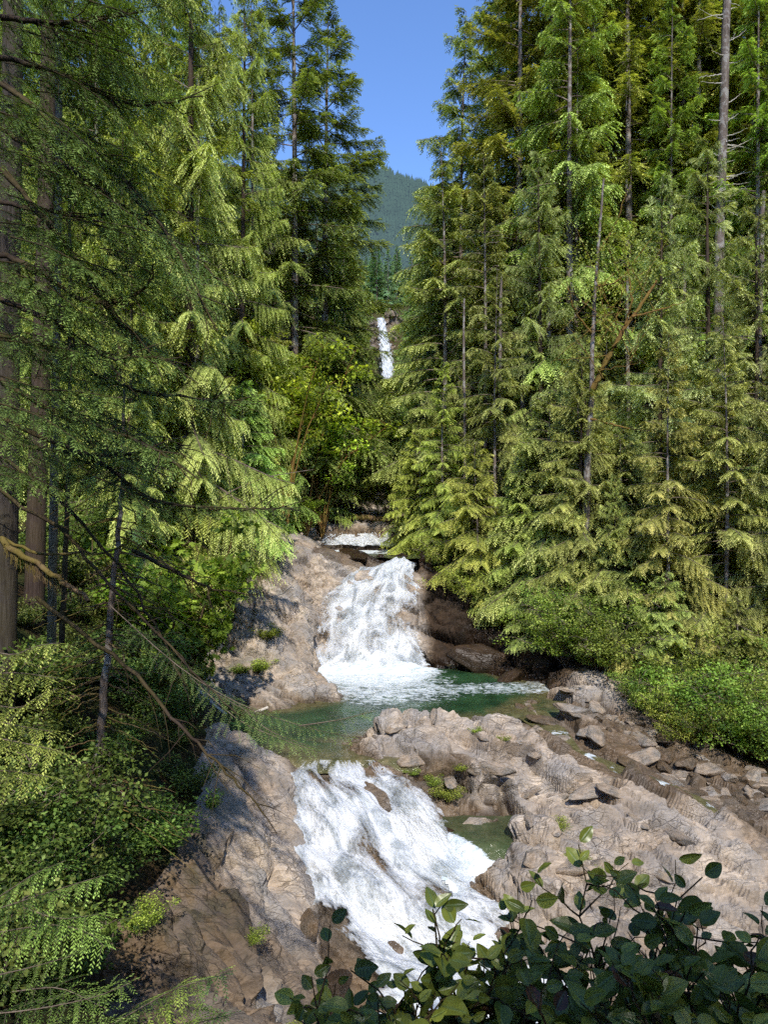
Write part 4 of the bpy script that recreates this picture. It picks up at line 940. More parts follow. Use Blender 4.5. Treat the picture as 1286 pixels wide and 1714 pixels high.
# near left trees
big = tree_root('cedar_tree', 'big straight grey cedar trunk at the left edge with long dark boughs reaching right', 8, 11)
pb = 857+(CAMZ-big.location[2]+.4)/11*F
part('trunk', big, [limb([(0,pb,11),(10,900,11),(12,600,11),(18,300,11),(22,0,11),(24,-500,11)], .19, .13, rs, wob=.004)], M['cedarbark'], 16)
red = tree_root('cedar_tree', 'wide reddish cedar trunk behind the thin speckled trunk on the left', 62, 16)
pb = 857+(CAMZ-red.location[2]+.4)/16*F
part('trunk', red, [limb([(55,pb,16),(62,800,16),(72,500,16),(80,200,16),(90,-400,16)], .22, .15, rs, wob=.006)], M['redbark'], 16)
thin = tree_root('alder_tree', 'thin pale speckled trunk standing clear at the left', 88, 13)
pb = 857+(CAMZ-thin.location[2]+.4)/13*F
part('trunk', thin, [limb([(84,pb,13),(88,900,13),(93,600,13),(98,300,13),(95,-300,13)], .085, .055, rs, wob=.005)], M['alderbark'], 10)
th2 = tree_root('alder_tree', 'thinner dark trunk just right of the pale speckled one', 104, 13.8)
pb = 857+(CAMZ-th2.location[2]+.4)/13.8*F
part('trunk', th2, [limb([(98,pb,13.8),(108,950,13.8),(118,700,13.8),(116,300,13.8)], .065, .03, rs, wob=.006)], M['darktwig'], 8)
ded = tree_root('dead_tree', 'thin crooked dead tree with mossy drooping limbs in front of the left undergrowth', 158, 11.2)
pb = 857+(CAMZ-ded.location[2]+.3)/11.2*F
part('trunk', ded, [limb([(150,pb,11.2),(163,1300,11.2),(174,1150,11.2),(186,1020,11.2),(196,900,11.2),(205,800,11.2),(208,640,11.2)], .085, .02, rs, wob=.01)], M['bark'], 8)
tb = []
for i in range(130):
    y = rs.uniform(720, 1380); x = 150+(1400-y)*.085; L = rs.uniform(30, 190)*rs.choice([-.7, 1]); dn = rs.uniform(.1, .8)*abs(L)
    tb.append(limb([(x,y,11.2),(x+L*.5,y+dn*.35,11.2+rs.uniform(-.5,.5)),(x+L,y+dn,11.2+rs.uniform(-1.2,.8))], .014, .003, rs, wob=.012))
part('limbs', ded, tb, M['mossbark'], 4)
# long bare boughs of the big cedar
boughs = [[(0,215,7.5),(150,300,7.5),(250,380,7.3),(320,425,7.2),(380,480,7)], [(0,340,8),(125,362,8),(265,360,7.8)], [(0,425,7),(60,450,7),(150,515,6.8),(240,490,6.6),(262,440,6.5)],
          [(0,560,8),(75,580,8),(200,650,7.8),(320,670,7.5),(440,675,7)], [(0,740,8.5),(150,765,8.2),(240,760,8),(320,745,7.6)], [(0,700,8.5),(175,775,8.2),(250,845,8),(415,855,7.7),(500,852,7.5)],
          [(0,95,7),(100,120,7),(220,180,7),(340,160,6.8)], [(0,140,8),(180,270,7.6),(300,420,7),(360,560,6.7)], [(0,280,7.5),(120,420,7.2),(210,560,7),(330,640,6.8)], [(0,640,7.5),(110,700,7.3),(230,735,7),(330,800,6.7)],
          [(0,500,7),(90,540,6.8),(170,600,6.6),(300,600,6.4)],[(0,30,6.5),(110,40,6.5),(240,20,6.4)],[(60,1000,9.5),(215,1114,8.5),(300,1214,8),(350,1264,7.8),(415,1329,7.6),(465,1394,7.5)],
          [(220,920,9.6),(300,960,9.2),(350,985,8.8),(430,995,8.5)],[(0,820,9.5),(120,900,9),(200,1000,8.6),(330,1130,8),(400,1200,7.6)],[(0,760,9.5),(150,880,9.3),(260,1040,9),(310,1160,8.6)]]
tb = []
for b in boughs:
    q = limb(b, .030, .006, rs, wob=.012); tb.append(q)
    pts = q[0]
    for _ in range(16):
        i = rs.randint(4, len(pts)-2); d_ = (pts[i+1]-pts[i-1]); d_ /= np.linalg.norm(d_)+1e-9; s_ = rs.normal(0, 1, 3); s_[2] -= .5; v_ = d_*.7+s_*.5; v_ /= np.linalg.norm(v_); L = rs.uniform(.2, .75)
        m_ = pts[i]+v_*L*.5+rs.normal(0, .03, 3); e_ = pts[i]+v_*L+[0, 0, -.08*L]; tb.append((np.array([pts[i], m_, e_]), [.007, .005, .0015]))
part('limbs', big, tb, M['darktwig'], 5)
part('mossy_limb', big, [limb([(0,905,10),(75,950,9.9),(150,1005,9.7)], .05, .03, rs, wob=.022), limb([(0,900,10.2),(75,930,10),(200,922,9.8),(220,900,9.7),(224,850,9.6)], .026, .008, rs, wob=.016)]+[limb([(x_, 905+x_*.62, 9.95), (x_+rs.uniform(-4, 4), 915+x_*.62+rs.uniform(8, 26), 9.95)], .012, .003, rs, wob=.006) for x_ in rs.uniform(5, 145, 60)], M['mossbark'], 6)
# its foliage: dark hanging sprays in front of the left forest
Cb = Crown(41); r4 = Cb.rs
def near_spray(C, px_pts, r=.014, ls=.060, lw=.012, tsp=.050, lsp=.015, tlen=.45, td=.35, ang=60, hang=.12, tb_=-.05, s0=.1, tip=.1, flat=.3, jit=.3):
    q, rr_ = limb(px_pts, r, r*.2); C.spray(q[::2], r, ls, lw, tsp, lsp, tlen, ang, td, s0=s0, tip=tip, tb=tb_, flat=flat, hang=hang, jit=jit)
for b in boughs[:12]:
    near_spray(Cb, [(x+r4.uniform(-6,6), y-3, D+.02) for x, y, D in b], tlen=.40, s0=.3, tb_=-.15)
for i in range(155):
    x = r4.uniform(-80, 190); y = r4.uniform(-120, 800); D = r4.uniform(6.2, 10.5); L = r4.uniform(90, 210)*7.5/D; dn = r4.uniform(.1, .7)
    if x+L > 350-max(0, y-350)*.2: continue
    near_spray(Cb, [(x,y,D),(x+L*.5,y+L*.3*dn,D-.1),(x+L,y+L*dn,D-.2)], r=.010, tlen=.38*r4.uniform(.7, 1.2), tb_=-.1, hang=.15)
for i in range(20):
    x = r4.uniform(-60, 260); y = r4.uniform(-150, 60); D = r4.uniform(6, 9); L = r4.uniform(90, 200)*7.5/D
    near_spray(Cb, [(x,y,D),(x+L*.5,y+L*.15,D-.1),(x+L,y+L*.5,D-.2)], r=.010, tlen=.45, hang=.3, tb_=-.05)
Cb.V = [v-np.array(big.location) for v in Cb.V]
cb_ = obj('crown', Cb.mesh('near_crown', M['cedar']), big); cb_.color = (.42, .52, .34, 1)  # dark tint paints shade into the near foliage
V, F_ = tubes([(p-np.array(big.location), r) for p, r in Cb.tub], 3); obj('twigs', mesh_np('near_twigs', V, F_, M['darktwig'], True), big)
# separate boughs reaching into the picture
def bough(label, paths, tint=(1, 1, 1), mat='hemlock', seed=1, **kw):
    kw.update(flat=.12, jit=.15)
    C = Crown(seed); base = P(*paths[0][0]); e = empty('conifer_bough', tuple(base), label, 'branch')
    for p in paths: near_spray(C, p, **kw)
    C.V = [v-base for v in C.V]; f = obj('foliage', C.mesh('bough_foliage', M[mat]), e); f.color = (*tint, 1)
    V, F_ = tubes([(p-base, r) for p, r in C.tub], 4); obj('stems', mesh_np('bough_stems', V, F_, M['twig'], True), e)
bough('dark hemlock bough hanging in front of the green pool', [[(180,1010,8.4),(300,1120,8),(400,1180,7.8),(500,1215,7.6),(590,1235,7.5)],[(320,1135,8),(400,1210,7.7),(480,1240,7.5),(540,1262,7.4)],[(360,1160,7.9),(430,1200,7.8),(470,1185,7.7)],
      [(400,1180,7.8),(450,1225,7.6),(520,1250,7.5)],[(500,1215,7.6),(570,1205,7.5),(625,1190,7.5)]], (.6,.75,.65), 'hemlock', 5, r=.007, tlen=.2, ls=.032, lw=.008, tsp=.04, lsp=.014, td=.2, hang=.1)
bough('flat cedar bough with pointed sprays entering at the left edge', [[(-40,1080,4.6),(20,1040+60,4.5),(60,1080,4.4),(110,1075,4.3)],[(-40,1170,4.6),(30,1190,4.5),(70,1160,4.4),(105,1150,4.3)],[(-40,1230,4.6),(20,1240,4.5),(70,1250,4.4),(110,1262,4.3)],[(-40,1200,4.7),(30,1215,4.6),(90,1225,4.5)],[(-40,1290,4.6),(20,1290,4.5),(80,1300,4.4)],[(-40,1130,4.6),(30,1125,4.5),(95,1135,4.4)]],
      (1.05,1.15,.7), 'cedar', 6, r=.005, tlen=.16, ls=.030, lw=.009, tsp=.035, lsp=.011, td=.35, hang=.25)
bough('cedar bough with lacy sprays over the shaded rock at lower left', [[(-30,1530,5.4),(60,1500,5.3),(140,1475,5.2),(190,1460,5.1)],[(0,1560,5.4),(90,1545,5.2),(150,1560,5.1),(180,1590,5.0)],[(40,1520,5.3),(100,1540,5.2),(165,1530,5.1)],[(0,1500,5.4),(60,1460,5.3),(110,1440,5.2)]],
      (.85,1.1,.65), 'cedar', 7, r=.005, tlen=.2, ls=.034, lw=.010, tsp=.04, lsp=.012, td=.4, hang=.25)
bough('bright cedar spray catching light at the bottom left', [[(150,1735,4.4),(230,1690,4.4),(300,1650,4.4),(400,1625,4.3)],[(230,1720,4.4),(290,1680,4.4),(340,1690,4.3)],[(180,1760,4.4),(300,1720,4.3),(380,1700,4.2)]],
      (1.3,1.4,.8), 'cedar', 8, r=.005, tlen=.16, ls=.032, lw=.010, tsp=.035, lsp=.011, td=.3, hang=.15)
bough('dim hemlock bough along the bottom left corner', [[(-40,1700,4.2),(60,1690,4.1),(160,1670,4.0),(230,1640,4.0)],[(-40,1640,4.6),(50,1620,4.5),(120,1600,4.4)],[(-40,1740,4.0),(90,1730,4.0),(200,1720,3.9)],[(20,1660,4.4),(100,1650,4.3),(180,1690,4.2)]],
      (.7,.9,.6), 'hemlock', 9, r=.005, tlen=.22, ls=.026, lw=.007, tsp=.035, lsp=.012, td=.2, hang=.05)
print('near', time.time()-_t)

# ---- fallen logs --------------------------------------------------------------------------------
def log(label, pts, r0, r1, mat):
    q, r_ = limb(pts, r0, r1, rs, wob=r0*.08); c = q[0].copy()
    V, F_ = tubes([(q-c, r_)], 10)
    o = obj('fallen_log', mesh_np('fallen_log', V, F_, mat, True), None, tuple(c)); tag(o, label, 'log')
def onz(px, D, dz=.06):
    x = (px-643)/F*D; z = gh(x, D)+dz; return (px, 857+(CAMZ-z)/D*F, D)
log('thin bleached log lying on the left rock bank above the green pool', [onz(318,22.6,.12), onz(390,22.9,.12), onz(458,23.3,.1)], .06, .045, M['palewood'])
log('dark mossy log across the head of the upper pool', [onz(548,44,.25), onz(600,44,.3), onz(655,44.2,.25)], .2, .16, M['mossbark'])
log('grey arched dead pole rising from the left bank shrubs', [(352,843,24),(400,815,24.4),(450,797,25),(524,786,25.6)], .026, .012, M['twig'])

# ---- small rocks ---------------------------------------------------------------------------------
def rock_mesh(seed, sub_=4):
    import bmesh
    bm = bmesh.new(); bmesh.ops.create_icosphere(bm, subdivisions=sub_, radius=1); me = bpy.data.meshes.new('rock'); bm.to_mesh(me); bm.free()
    co = np.empty(len(me.vertices)*3); me.vertices.foreach_get('co', co); co = co.reshape(-1, 3); r_ = np.random.RandomState(seed)
    for _ in range(13):      # planar cuts give it facets
        nv_ = r_.normal(0, 1, 3); nv_ /= np.linalg.norm(nv_); h = r_.uniform(.5, .85); d_ = co@nv_; co -= np.outer(np.maximum(d_-h, 0), nv_)
    co *= np.array([1.2, .85, .62]); nn_ = co/np.linalg.norm(co, axis=1)[:, None]; co += nn_*(.07*fbm(co*3+seed, 4, seed)+.03*fbm(co*10, 3, seed))[:, None]
    me.vertices.foreach_set('co', co.ravel()); 
    for k, v in (('wet', .15), ('moss', .2), ('dark', 0.)):
        a = me.attributes.new(k, 'FLOAT', 'POINT'); a.data.foreach_set('value', np.full(len(co), v, np.float32))
    me.polygons.foreach_set('use_smooth', np.ones(len(me.polygons), bool)); me.materials.append(M['rock']); me.update(); return me
RK = [rock_mesh(s) for s in (1, 2, 3, 4)]
def wetrock(me, w):
    m2 = me.copy(); m2.attributes['wet'].data.foreach_set('value', np.full(len(m2.vertices), w, np.float32)); return m2
RW = [wetrock(m, 1.) for m in RK]
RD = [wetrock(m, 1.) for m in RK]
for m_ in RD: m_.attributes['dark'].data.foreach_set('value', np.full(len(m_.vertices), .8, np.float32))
def rock(px, D, s, label, group=None, wet_=False, sc3=(1, 1, 1), dz=.0, z=None):
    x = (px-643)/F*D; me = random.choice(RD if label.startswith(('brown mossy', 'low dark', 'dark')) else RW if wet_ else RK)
    o = obj('boulder', me, None, (x, D, (gh(x, D) if z is None else z)+dz+s*.12)); o.scale = tuple(s*k for k in sc3); o.rotation_euler = (random.uniform(-.3, .3), random.uniform(-.3, .3), random.uniform(0, 6.28))
    return tag(o, label, 'rock', group)
rock(734,16.75,.42,'dark wet boulder parting the water between the lower cascade and the side pool',None,True,(1.0,1.0,1.35),z=-1.2)
rock(790,17.2,.38,'rounded boulder at the foot of the outcrop beside the side pool',None,False,(1.3,1,1),z=-1.15)
rock(938,21.3,.36,'tan block beside the side stream behind the outcrop',None,False,(1.4,1,.9))
rock(905,21.9,.26,'small tan block on the wet shelf nearer the pool',None,False,(1.2,1,.8))
rock(560,12.9,.34,'dark cracked boulder at the left foot of the lower cascade',None,True,(1.1,1,1.3),dz=.1)
rock(520,14.0,.3,'wet brown boulder on the left edge of the lower cascade',None,True,(1,1,1.3),dz=.1)
rock(800,29.0,1.15,'brown mossy boulder below the dark cliff right of the waterfall',None,True,(1.3,.7,1.1),z=.35)
rock(868,27.8,.8,'low dark boulder at the right end of the plunge pool',None,True,(1.5,.7,.8),z=.05)
rock(590,34.2,.8,'dark rounded rock on the lip between the upper pool and the waterfall',None,True,(1.8,.8,.6),dz=-.1)
rr = random.Random(31)
for (px, D) in [(690,20.4),(735,20.1),(800,19.4),(860,19.2),(905,19.0),(700,18.7),(760,18.3),(815,18.2),(880,18.2),(930,18.2),(985,18.0),(1040,17.6),(900,17.2),(960,17.0),(1020,16.8),(1080,16.8),(1140,16.6),(880,16.2),(940,15.9),(1000,15.7),(1060,15.6),(1120,15.6),(1190,16.2),(900,15.2),(960,14.9),(1170,15.2),(660,19.6),(650,20.3)]:
    rock(px+rr.uniform(-12, 12), D, rr.uniform(.18, .42), 'angular block broken from the ledges of the pinkish outcrop', 'angular blocks on the outcrop', False, (rr.uniform(1.1, 1.8), rr.uniform(.7, 1), rr.uniform(.6, 1.1)), dz=-.10)
rr = random.Random(11)
for i in range(46):
    t = rr.random(); px = 870+t*430; Dm = np.interp(px, [880, 1000, 1100, 1200, 1300], [24.2, 22.6, 21.2, 20.0, 19.0]); D = Dm+rr.uniform(-1.3, 1.3)
    rock(px, D, rr.uniform(.25, .55), 'half buried tan stone on the wet shelf of the right bank', 'half buried stones on the right bank shelf', rr.random() < .3, (rr.uniform(1, 1.6), 1, rr.uniform(.5, .8)), dz=-.08)
for i in range(110):
    t = rr.random(); px = 880+t*420+rr.uniform(-20, 20); Dm = np.interp(px, [880, 1000, 1100, 1200, 1300], [24.3, 23.0, 21.7, 20.6, 19.6]); D = Dm+rr.uniform(-1.1, .9)
    rock(px, D, rr.choice([.08, .1, .13, .17, .22, .3])*rr.uniform(.8, 1.2), 'small loose rock among the wet stones along the right bank', 'small rocks along the right bank', rr.random() < .5)
for i in range(26):
    px = rr.uniform(900, 1290); D = rr.uniform(12.8, 14.4)
    rock(px, D, rr.uniform(.1, .32), 'pinkish stone in the shallow river behind the foreground leaves', 'stones in the shallow river', rr.random() < .4)
# little plants in the cracks
for (px, D, h, lab) in [(745,18.0,.42,'tuft of pale green plants under the overhang of the outcrop'),(725,18.2,.3,'tuft of grass at the left foot of the outcrop'),(690,18.4,.22,'small fern on the outcrop edge by the cascade'),(770,18.3,.26,'small plant in the dark crevice of the outcrop'),
                        (935,16.4,.36,'upright light green plant growing from a crack low on the outcrop'),(960,15.6,.3,'small plant below the upright one on the outcrop'),(800,19.6,.2,'tiny plant on the top ridge of the outcrop'),(845,19.0,.18,'tiny plant on the ridge above the notch'),
                        (720,20.0,.18,'tiny plant near the peak of the outcrop'),(990,15.3,.26,'green tuft behind the top of the foreground leaves'),(350,14.6,.3,'small bright plant on the left rock bank'),(420,11.8,.3,'small fern on the shaded left rock'),(490,10.9,.3,'light green tuft on the dark rock by the foreground shrub'),
                        (235,10.2,.4,'bright tuft beside the pale lower left rock'),(400,25.5,.5,'yellow green plant on the rock left of the waterfall'),(455,27.5,.7,'sprawling yellow green plant on the rock left of the waterfall'),(430,26.0,.6,'mossy plant mat on the rock beside the waterfall foot')]:
    put('plant', 'bushC', px, D, lab, 'plant', None, H=h, wide=1.4, tint=(1.2, 1.25, .8), sink=.03)

# ---- foreground leathery shrubs --------------------------------------------------------------------
def salal_mat():
    m = N('leathery_leaves'); t = m.attr('tint'); e = m.attr('vein'); tc = m.coord('Object')
    c = m.ramp(t, [(0, (.06, .078, .012)), (.5, (.14, .165, .024)), (.86, (.25, .28, .05)), (.93, (.10, .04, .02))])
    c = m.mix(m.ramp(m.noise(tc, 60, 4), [(.5, 0.), (.75, .35)]), c, (.05, .09, .05))
    c = m.mix(m.math('MULTIPLY', e, .55), c, (.10, .16, .07))
    b = m.n('ShaderNodeBsdfPrincipled', Base__Color=c, Roughness=.32); b.inputs['Specular IOR Level'].default_value = .3
    m.l(m.bump(e, .5, .003), b.inputs['Normal'])
    tr = m.n('ShaderNodeBsdfTranslucent', Color=(.06, .14, .02, 1)); mx = m.n('ShaderNodeMixShader', Fac=.15); m.l(b.outputs[0], mx.inputs[1]); m.l(tr.outputs[0], mx.inputs[2])
    m.l(mx.outputs[0], m.out.inputs[0]); return m.m
M['salal'] = salal_mat()
# one leaf template: u along, v across
nu_, nv_ = 15, 9
uu = np.linspace(0, 1, nu_); vv = np.linspace(-1, 1, nv_); UU, VV = np.meshgrid(uu, vv, indexing='ij')
wprof = .30*np.sin(np.pi*np.clip(uu, 0, 1)**.82)**.72*(1-.25*uu**3)
LX = UU; LY = VV*wprof[:, None]
vein = np.maximum(np.clip(1-np.abs(VV)/.10, 0, 1), .55*(np.abs(((UU*1.0-np.abs(VV)*.22)*7) % 1-.5) < .09)*(np.abs(VV) < .95))
lidx = np.arange(nu_*nv_).reshape(nu_, nv_); LF = np.stack([lidx[:-1, :-1], lidx[1:, :-1], lidx[1:, 1:], lidx[:-1, 1:]], 2).reshape(-1, 4)
def salal(label, px, py, D, hgt_, n_st, spread, seed, leafL=.072, root=None):
    r = np.random.RandomState(seed); base = P(px, py, D)
    e = empty('leafy_shrub', tuple(base), label, 'shrub', None)
    Vs, Fs, T_, E_, tub, o = [], [], [], [], [], 0
    for s_ in range(n_st):
        az = r.uniform(0, 6.28); L = hgt_*r.uniform(.55, 1.05); sp = spread*r.uniform(.1, 1)
        t = np.linspace(0, 1, 9); pts = np.stack([sp*t**1.4*math.cos(az), .6*sp*t**1.4*math.sin(az), L*(t-.12*t*t)], 1)+r.normal(0, .012, (9, 3))*t[:, None]
        tub.append((pts, .0045*np.linspace(1, .35, 9))); paths = [pts]
        for k in range(5):
            q = r.randint(3, 8); d_ = r.normal(0, 1, 3); d_[2] = abs(d_[2])*.8+.3; d_ /= np.linalg.norm(d_); l2 = L*r.uniform(.18, .4)
            tt = np.linspace(0, 1, 6)[:, None]; p2 = pts[q]+d_*l2*tt+r.normal(0, .006, (6, 3))*tt; tub.append((p2, .0026*np.linspace(1, .4, 6))); paths.append(p2)
        for p2 in paths:
            seg = np.linalg.norm(np.diff(p2, axis=0), axis=1).sum(); nlf = max(3, int(seg*.75/.050)); 
            for j in range(nlf):
                q = 1-(j/nlf)*.72; pos = np.array([np.interp(q*(len(p2)-1), range(len(p2)), p2[:, a]) for a in range(3)])
                tan = p2[-1]-p2[-3]; tan /= np.linalg.norm(tan)
                a_ = j*2.4+r.normal(0, .4); ho = np.array([math.cos(a_), math.sin(a_), .0]); d_ = ho*.9+tan*.5+np.array([0, 0, r.normal(0, .25)]); d_ /= np.linalg.norm(d_)
                up = np.array([0, -.55, .8])+r.normal(0, .38, 3); sd_ = np.cross(up, d_); sd_ /= np.linalg.norm(sd_); up = np.cross(d_, sd_)
                Lf_ = leafL*r.uniform(.6, 1.2)*(1 if j > 1 else .7); w_ = r.uniform(.8, 1.2); fold = r.uniform(.15, .5); curl = r.uniform(-.1, .35)
                z_ = np.abs(LY)*fold-curl*LX**2*.5+.012*np.sin(LX*14+r.rand()*6)*np.abs(VV)
                Vv = pos+d_*.008+(d_[None]*LX.reshape(-1, 1)+sd_[None]*(LY.reshape(-1, 1)*w_)+up[None]*z_.reshape(-1, 1))*Lf_
                Vs.append(Vv); Fs.append(LF+o); o += len(Vv); E_.append(vein.ravel()); T_.append(np.full(len(Vv), np.clip(r.normal(.42, .2), 0, .85) if r.rand() > .03 else .95))
    f = obj('foliage', mesh_np('shrub_foliage', np.concatenate(Vs), np.concatenate(Fs), M['salal'], True, {'tint': np.concatenate(T_), 'vein': np.concatenate(E_)}), e)
    V, F_ = tubes(tub, 5); obj('stems', mesh_np('shrub_stems', V, F_, M['darktwig'], True), e)
for a in [('dark oval leaved shrub at the bottom centre, leftmost of the foreground row', 575,1930,1.75,.50,7,.20,1),
          ('dark oval leaved shrub standing before the white foot of the cascade', 770,1960,1.6,.66,11,.26,2),
          ('foreground shrub whose leaves overlap the river beside the outcrop', 890,1960,1.7,.66,11,.26,3),
          ('tallest foreground shrub, its tip leaves reaching up over the pink outcrop', 1030,1900,1.7,.72,7,.22,4),
          ('dense dark shrub low in the bottom right, right of the tallest one', 1150,1950,1.55,.60,9,.26,5),
          ('dark shrub cut by the right edge at the bottom corner', 1290,1900,1.5,.56,9,.24,6),
          ('low leafy shrub along the bottom edge with large near leaves', 980,1930,1.25,.30,8,.22,7),
          ('low leafy shrub in the bottom left part of the foreground row', 660,1950,1.45,.32,7,.22,8),
          ('low leafy shrub filling the bottom right corner with large near leaves', 1210,1930,1.2,.34,8,.2,9)]:
    salal(*a[:4], a[4], a[5], a[6], a[7])

# ---- far waterfall with its cliff, mountain and far forest ---------------------------------------------
def cliff():
    a = np.linspace(-1, 1, 90); b = np.linspace(0, 1, 110); A_, B_ = np.meshgrid(a, b)
    px = 646+A_*42; py = 660-B_*(128+12*np.exp(-((A_-.25)/.22)**2)+8*fbm(np.stack([A_.ravel()*5, 0*A_.ravel(), 0*A_.ravel()], 1), 3, 3).reshape(A_.shape)*1.5); D = 250+B_*8+A_**2*5
    pts = np.stack([(px-643)/F*D, D, CAMZ-(py-857)/F*D], 2).reshape(-1, 3)
    h, e = vor(pts*.16, 5); h2, _ = vor(pts*.5, 6); pts[:, 1] += 1.6*h+.7*h2+1.5*fbm(pts*.3, 4, 8)
    rowt = pts.reshape(110, 90, 3)[-1].copy(); back = rowt+np.array([0, 14, 1.5]); allp = np.concatenate([pts, back])
    i_ = np.arange(111*90).reshape(111, 90); f = np.stack([i_[:-1, :-1], i_[:-1, 1:], i_[1:, 1:], i_[1:, :-1]], 2).reshape(-1, 4)
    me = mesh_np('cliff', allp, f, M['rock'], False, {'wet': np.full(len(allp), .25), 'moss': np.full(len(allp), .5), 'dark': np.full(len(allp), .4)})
    tag(obj('rock_cliff', me), 'brown rock cliff behind and beside the distant waterfall', 'cliff', None, 'structure')
cliff()
ribbon('waterfall', [P(629,532,243), P(630,560,242), P(632,590,241), P(635,620,240), P(638,650,239)], [P(645,531,243), P(651,550,242), P(658,580,241), P(663,605,240), P(661,650,239)], 60, 110, M['farfall'],
       lambda u, v, U_, V_: .6*fbm(q3(u, v, (.6, .12)), 4, 2), 'tall distant white waterfall seen through the valley gap', edge=.32, dens=lambda u, v, U_, V_: 1.0+.6*fbm(q3(u, v, (.8, .05)), 3, 9)-.25*np.exp(-((U_-.5)/.08)**2)*ss(.1, .5, V_))

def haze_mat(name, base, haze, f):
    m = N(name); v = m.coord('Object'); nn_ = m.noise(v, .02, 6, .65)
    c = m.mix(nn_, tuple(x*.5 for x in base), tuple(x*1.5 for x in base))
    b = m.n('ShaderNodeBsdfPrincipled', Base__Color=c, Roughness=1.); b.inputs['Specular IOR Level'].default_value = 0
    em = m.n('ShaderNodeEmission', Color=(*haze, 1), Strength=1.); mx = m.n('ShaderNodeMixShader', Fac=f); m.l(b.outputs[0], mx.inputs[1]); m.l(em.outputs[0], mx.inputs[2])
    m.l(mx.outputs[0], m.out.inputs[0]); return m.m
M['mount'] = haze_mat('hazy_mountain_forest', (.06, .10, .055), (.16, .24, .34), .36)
def mz(x, y):
    q = np.stack([x*.004, y*.004, 0*x], 1)
    top = 1650+0*x
    h = np.interp(y, [900, 1250, 1700, 2200], [60, 400, 800, 830])
    return h-.00045*(x+60)**2*np.where(x < -60, .2, 1)+60*fbm(q, 4, 17)+18*fbm(q*5, 3, 18)-25*ss(0, 190, x)
mx_ = np.linspace(-900, 900, 120); my_ = np.linspace(900, 2200, 90); A_, B_ = np.meshgrid(mx_, my_); a_, b__ = A_.ravel(), B_.ravel(); zz = mz(a_, b__)
i_ = np.arange(len(a_)).reshape(90, 120); f = np.stack([i_[:-1, :-1], i_[:-1, 1:], i_[1:, 1:], i_[1:, :-1]], 2).reshape(-1, 4)
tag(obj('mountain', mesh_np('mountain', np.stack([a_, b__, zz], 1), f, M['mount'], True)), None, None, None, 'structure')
r = np.random.RandomState(2); n_ = 14000; x_ = r.uniform(-330, 330, n_); y_ = r.uniform(950, 1800, n_); z_ = mz(x_, y_); H_ = r.uniform(16, 34, n_); Rr = H_*.17
K = 6; ang_ = np.arange(K)*2*math.pi/K
tiers = []
for (zb, zt2, rf) in ((.05, .55, 1.), (.35, .8, .72), (.62, 1., .42)):
    ring = np.stack([np.cos(ang_)[None]*(Rr*rf)[:, None]*r.uniform(.6, 1.25, (n_, K))+x_[:, None], np.sin(ang_)[None]*(Rr*rf)[:, None]*r.uniform(.6, 1.25, (n_, K))+y_[:, None], z_[:, None]+(H_*zb)[:, None]+r.uniform(-.05, .05, (n_, K))*H_[:, None]], 2)
    tip = np.stack([x_, y_, z_+H_*zt2], 1)[:, None]; tiers.append(np.concatenate([ring, tip], 1))
V = np.concatenate(tiers, 0).reshape(-1, 3); ntr = len(V)//7; o_ = 7*np.arange(ntr)[:, None]
f = np.stack([o_+np.arange(K)[None], o_+((np.arange(K)+1) % K)[None], np.repeat(o_+6, K, 1)], 2).reshape(-1, 3)
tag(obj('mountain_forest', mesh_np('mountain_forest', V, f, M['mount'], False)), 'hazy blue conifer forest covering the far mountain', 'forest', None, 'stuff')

# ---- trees behind the camera whose shade falls on the foreground -----------------------------------------
SUN_EL, SUN_AZ = 44, 6      # azimuth: degrees right of straight-behind the camera
sv = np.array([math.sin(math.radians(SUN_AZ))*math.cos(math.radians(SUN_EL)), -math.cos(math.radians(SUN_AZ))*math.cos(math.radians(SUN_EL)), math.sin(math.radians(SUN_EL))])
for (x, y, H_, key) in [(2.4, -3.4, 9.5, 'cedB'), (4.4, -3.8, 9.5, 'cedB'), (0.6, -3.8, 9.5, 'cedB'), (-2.2, -5, 9, 'cedA'), (-3.8, -5, 11, 'firB'), (-9, 0, 16, 'firB'), (-6, -4, 13, 'firC'), (-8, -5, 15, 'firC')]:
    put('conifer_tree', key, 0, y, 'conifer on the bank behind the viewpoint', 'tree', 'conifers behind the viewpoint', H=H_, x=x, wide=1.5 if H_ < 10.6 else 1.2)

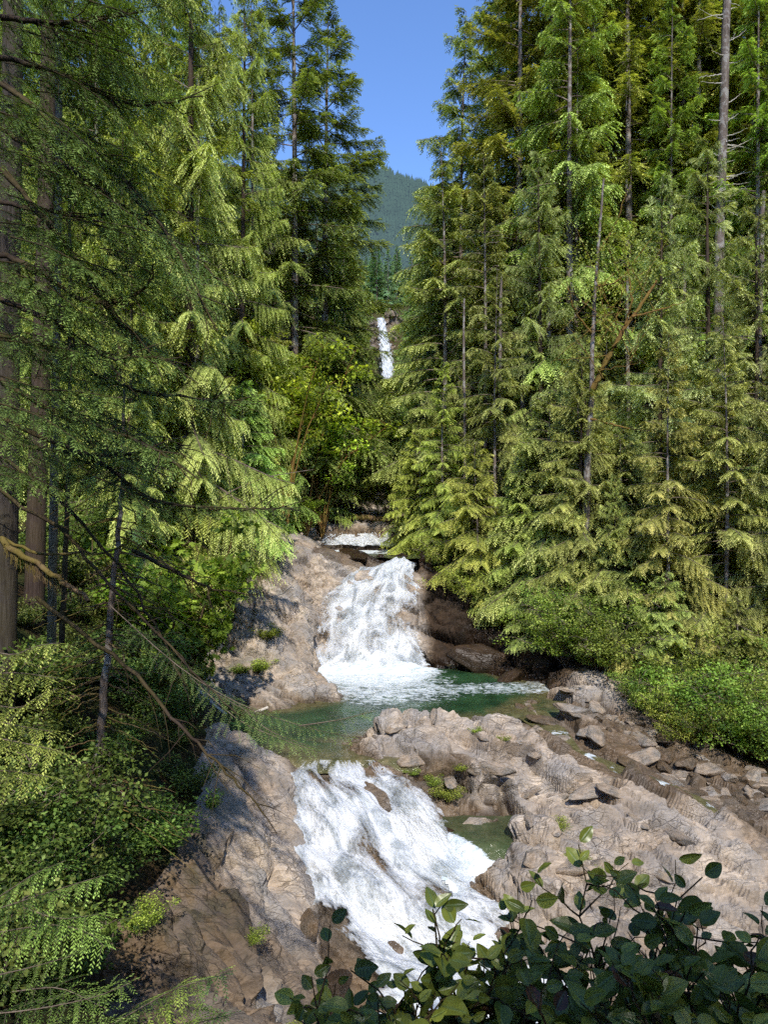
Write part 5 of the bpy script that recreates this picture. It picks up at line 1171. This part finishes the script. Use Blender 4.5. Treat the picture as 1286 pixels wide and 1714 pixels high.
# ------------------------------------------------------------------ camera, light, world
cam = bpy.data.cameras.new('camera'); co_ = bpy.data.objects.new('camera', cam); col.objects.link(co_); sc.camera = co_
co_.location = (0, 0, CAMZ); co_.rotation_euler = (math.radians(90), 0, 0)
cam.sensor_fit = 'VERTICAL'; cam.sensor_height = 36; cam.lens = 36*F/1714; cam.clip_start = .05; cam.clip_end = 6000
sun = bpy.data.lights.new('sun', 'SUN'); so = bpy.data.objects.new('sun', sun); col.objects.link(so); sun.energy = 5.0; sun.angle = math.radians(.5); sun.color = (1, .955, .88)
from mathutils import Vector
so.rotation_euler = Vector(tuple(sv)).to_track_quat('Z', 'Y').to_euler(); so.location = (20, -20, 60)
w = bpy.data.worlds.new('World'); sc.world = w; w.use_nodes = True; nt = w.node_tree; bg = nt.nodes['Background']
sky = nt.nodes.new('ShaderNodeTexSky'); sky.sky_type = 'NISHITA'; sky.sun_disc = False; sky.sun_elevation = math.radians(SUN_EL)
sky.sun_rotation = math.atan2(sv[0], sv[1]); sky.air_density = 1.0; sky.dust_density = .3; sky.ozone_density = 2.5; sky.altitude = 600
mulc = nt.nodes.new('ShaderNodeMix'); mulc.data_type = 'RGBA'; mulc.blend_type = 'MULTIPLY'; mulc.inputs[0].default_value = 1; mulc.inputs[7].default_value = (1.32, 1.58, 1.98, 1)
nt.links.new(sky.outputs[0], mulc.inputs[6]); nt.links.new(mulc.outputs[2], bg.inputs[0]); bg.inputs[1].default_value = .15
sc.view_settings.view_transform = 'Standard'; sc.view_settings.look = 'None'; sc.view_settings.exposure = 0
sc.render.engine = 'CYCLES'; sc.cycles.max_bounces = 5; sc.cycles.diffuse_bounces = 3; sc.cycles.glossy_bounces = 2; sc.cycles.transmission_bounces = 4; sc.cycles.transparent_max_bounces = 8
sc.cycles.use_adaptive_sampling = True; sc.cycles.adaptive_threshold = .038; sc.cycles.adaptive_min_samples = 16; sc.cycles.use_denoising = False; sc.cycles.sample_clamp_indirect = 4
sc.cycles.caustics_reflective = False; sc.cycles.caustics_refractive = False
print('done', time.time()-_t)
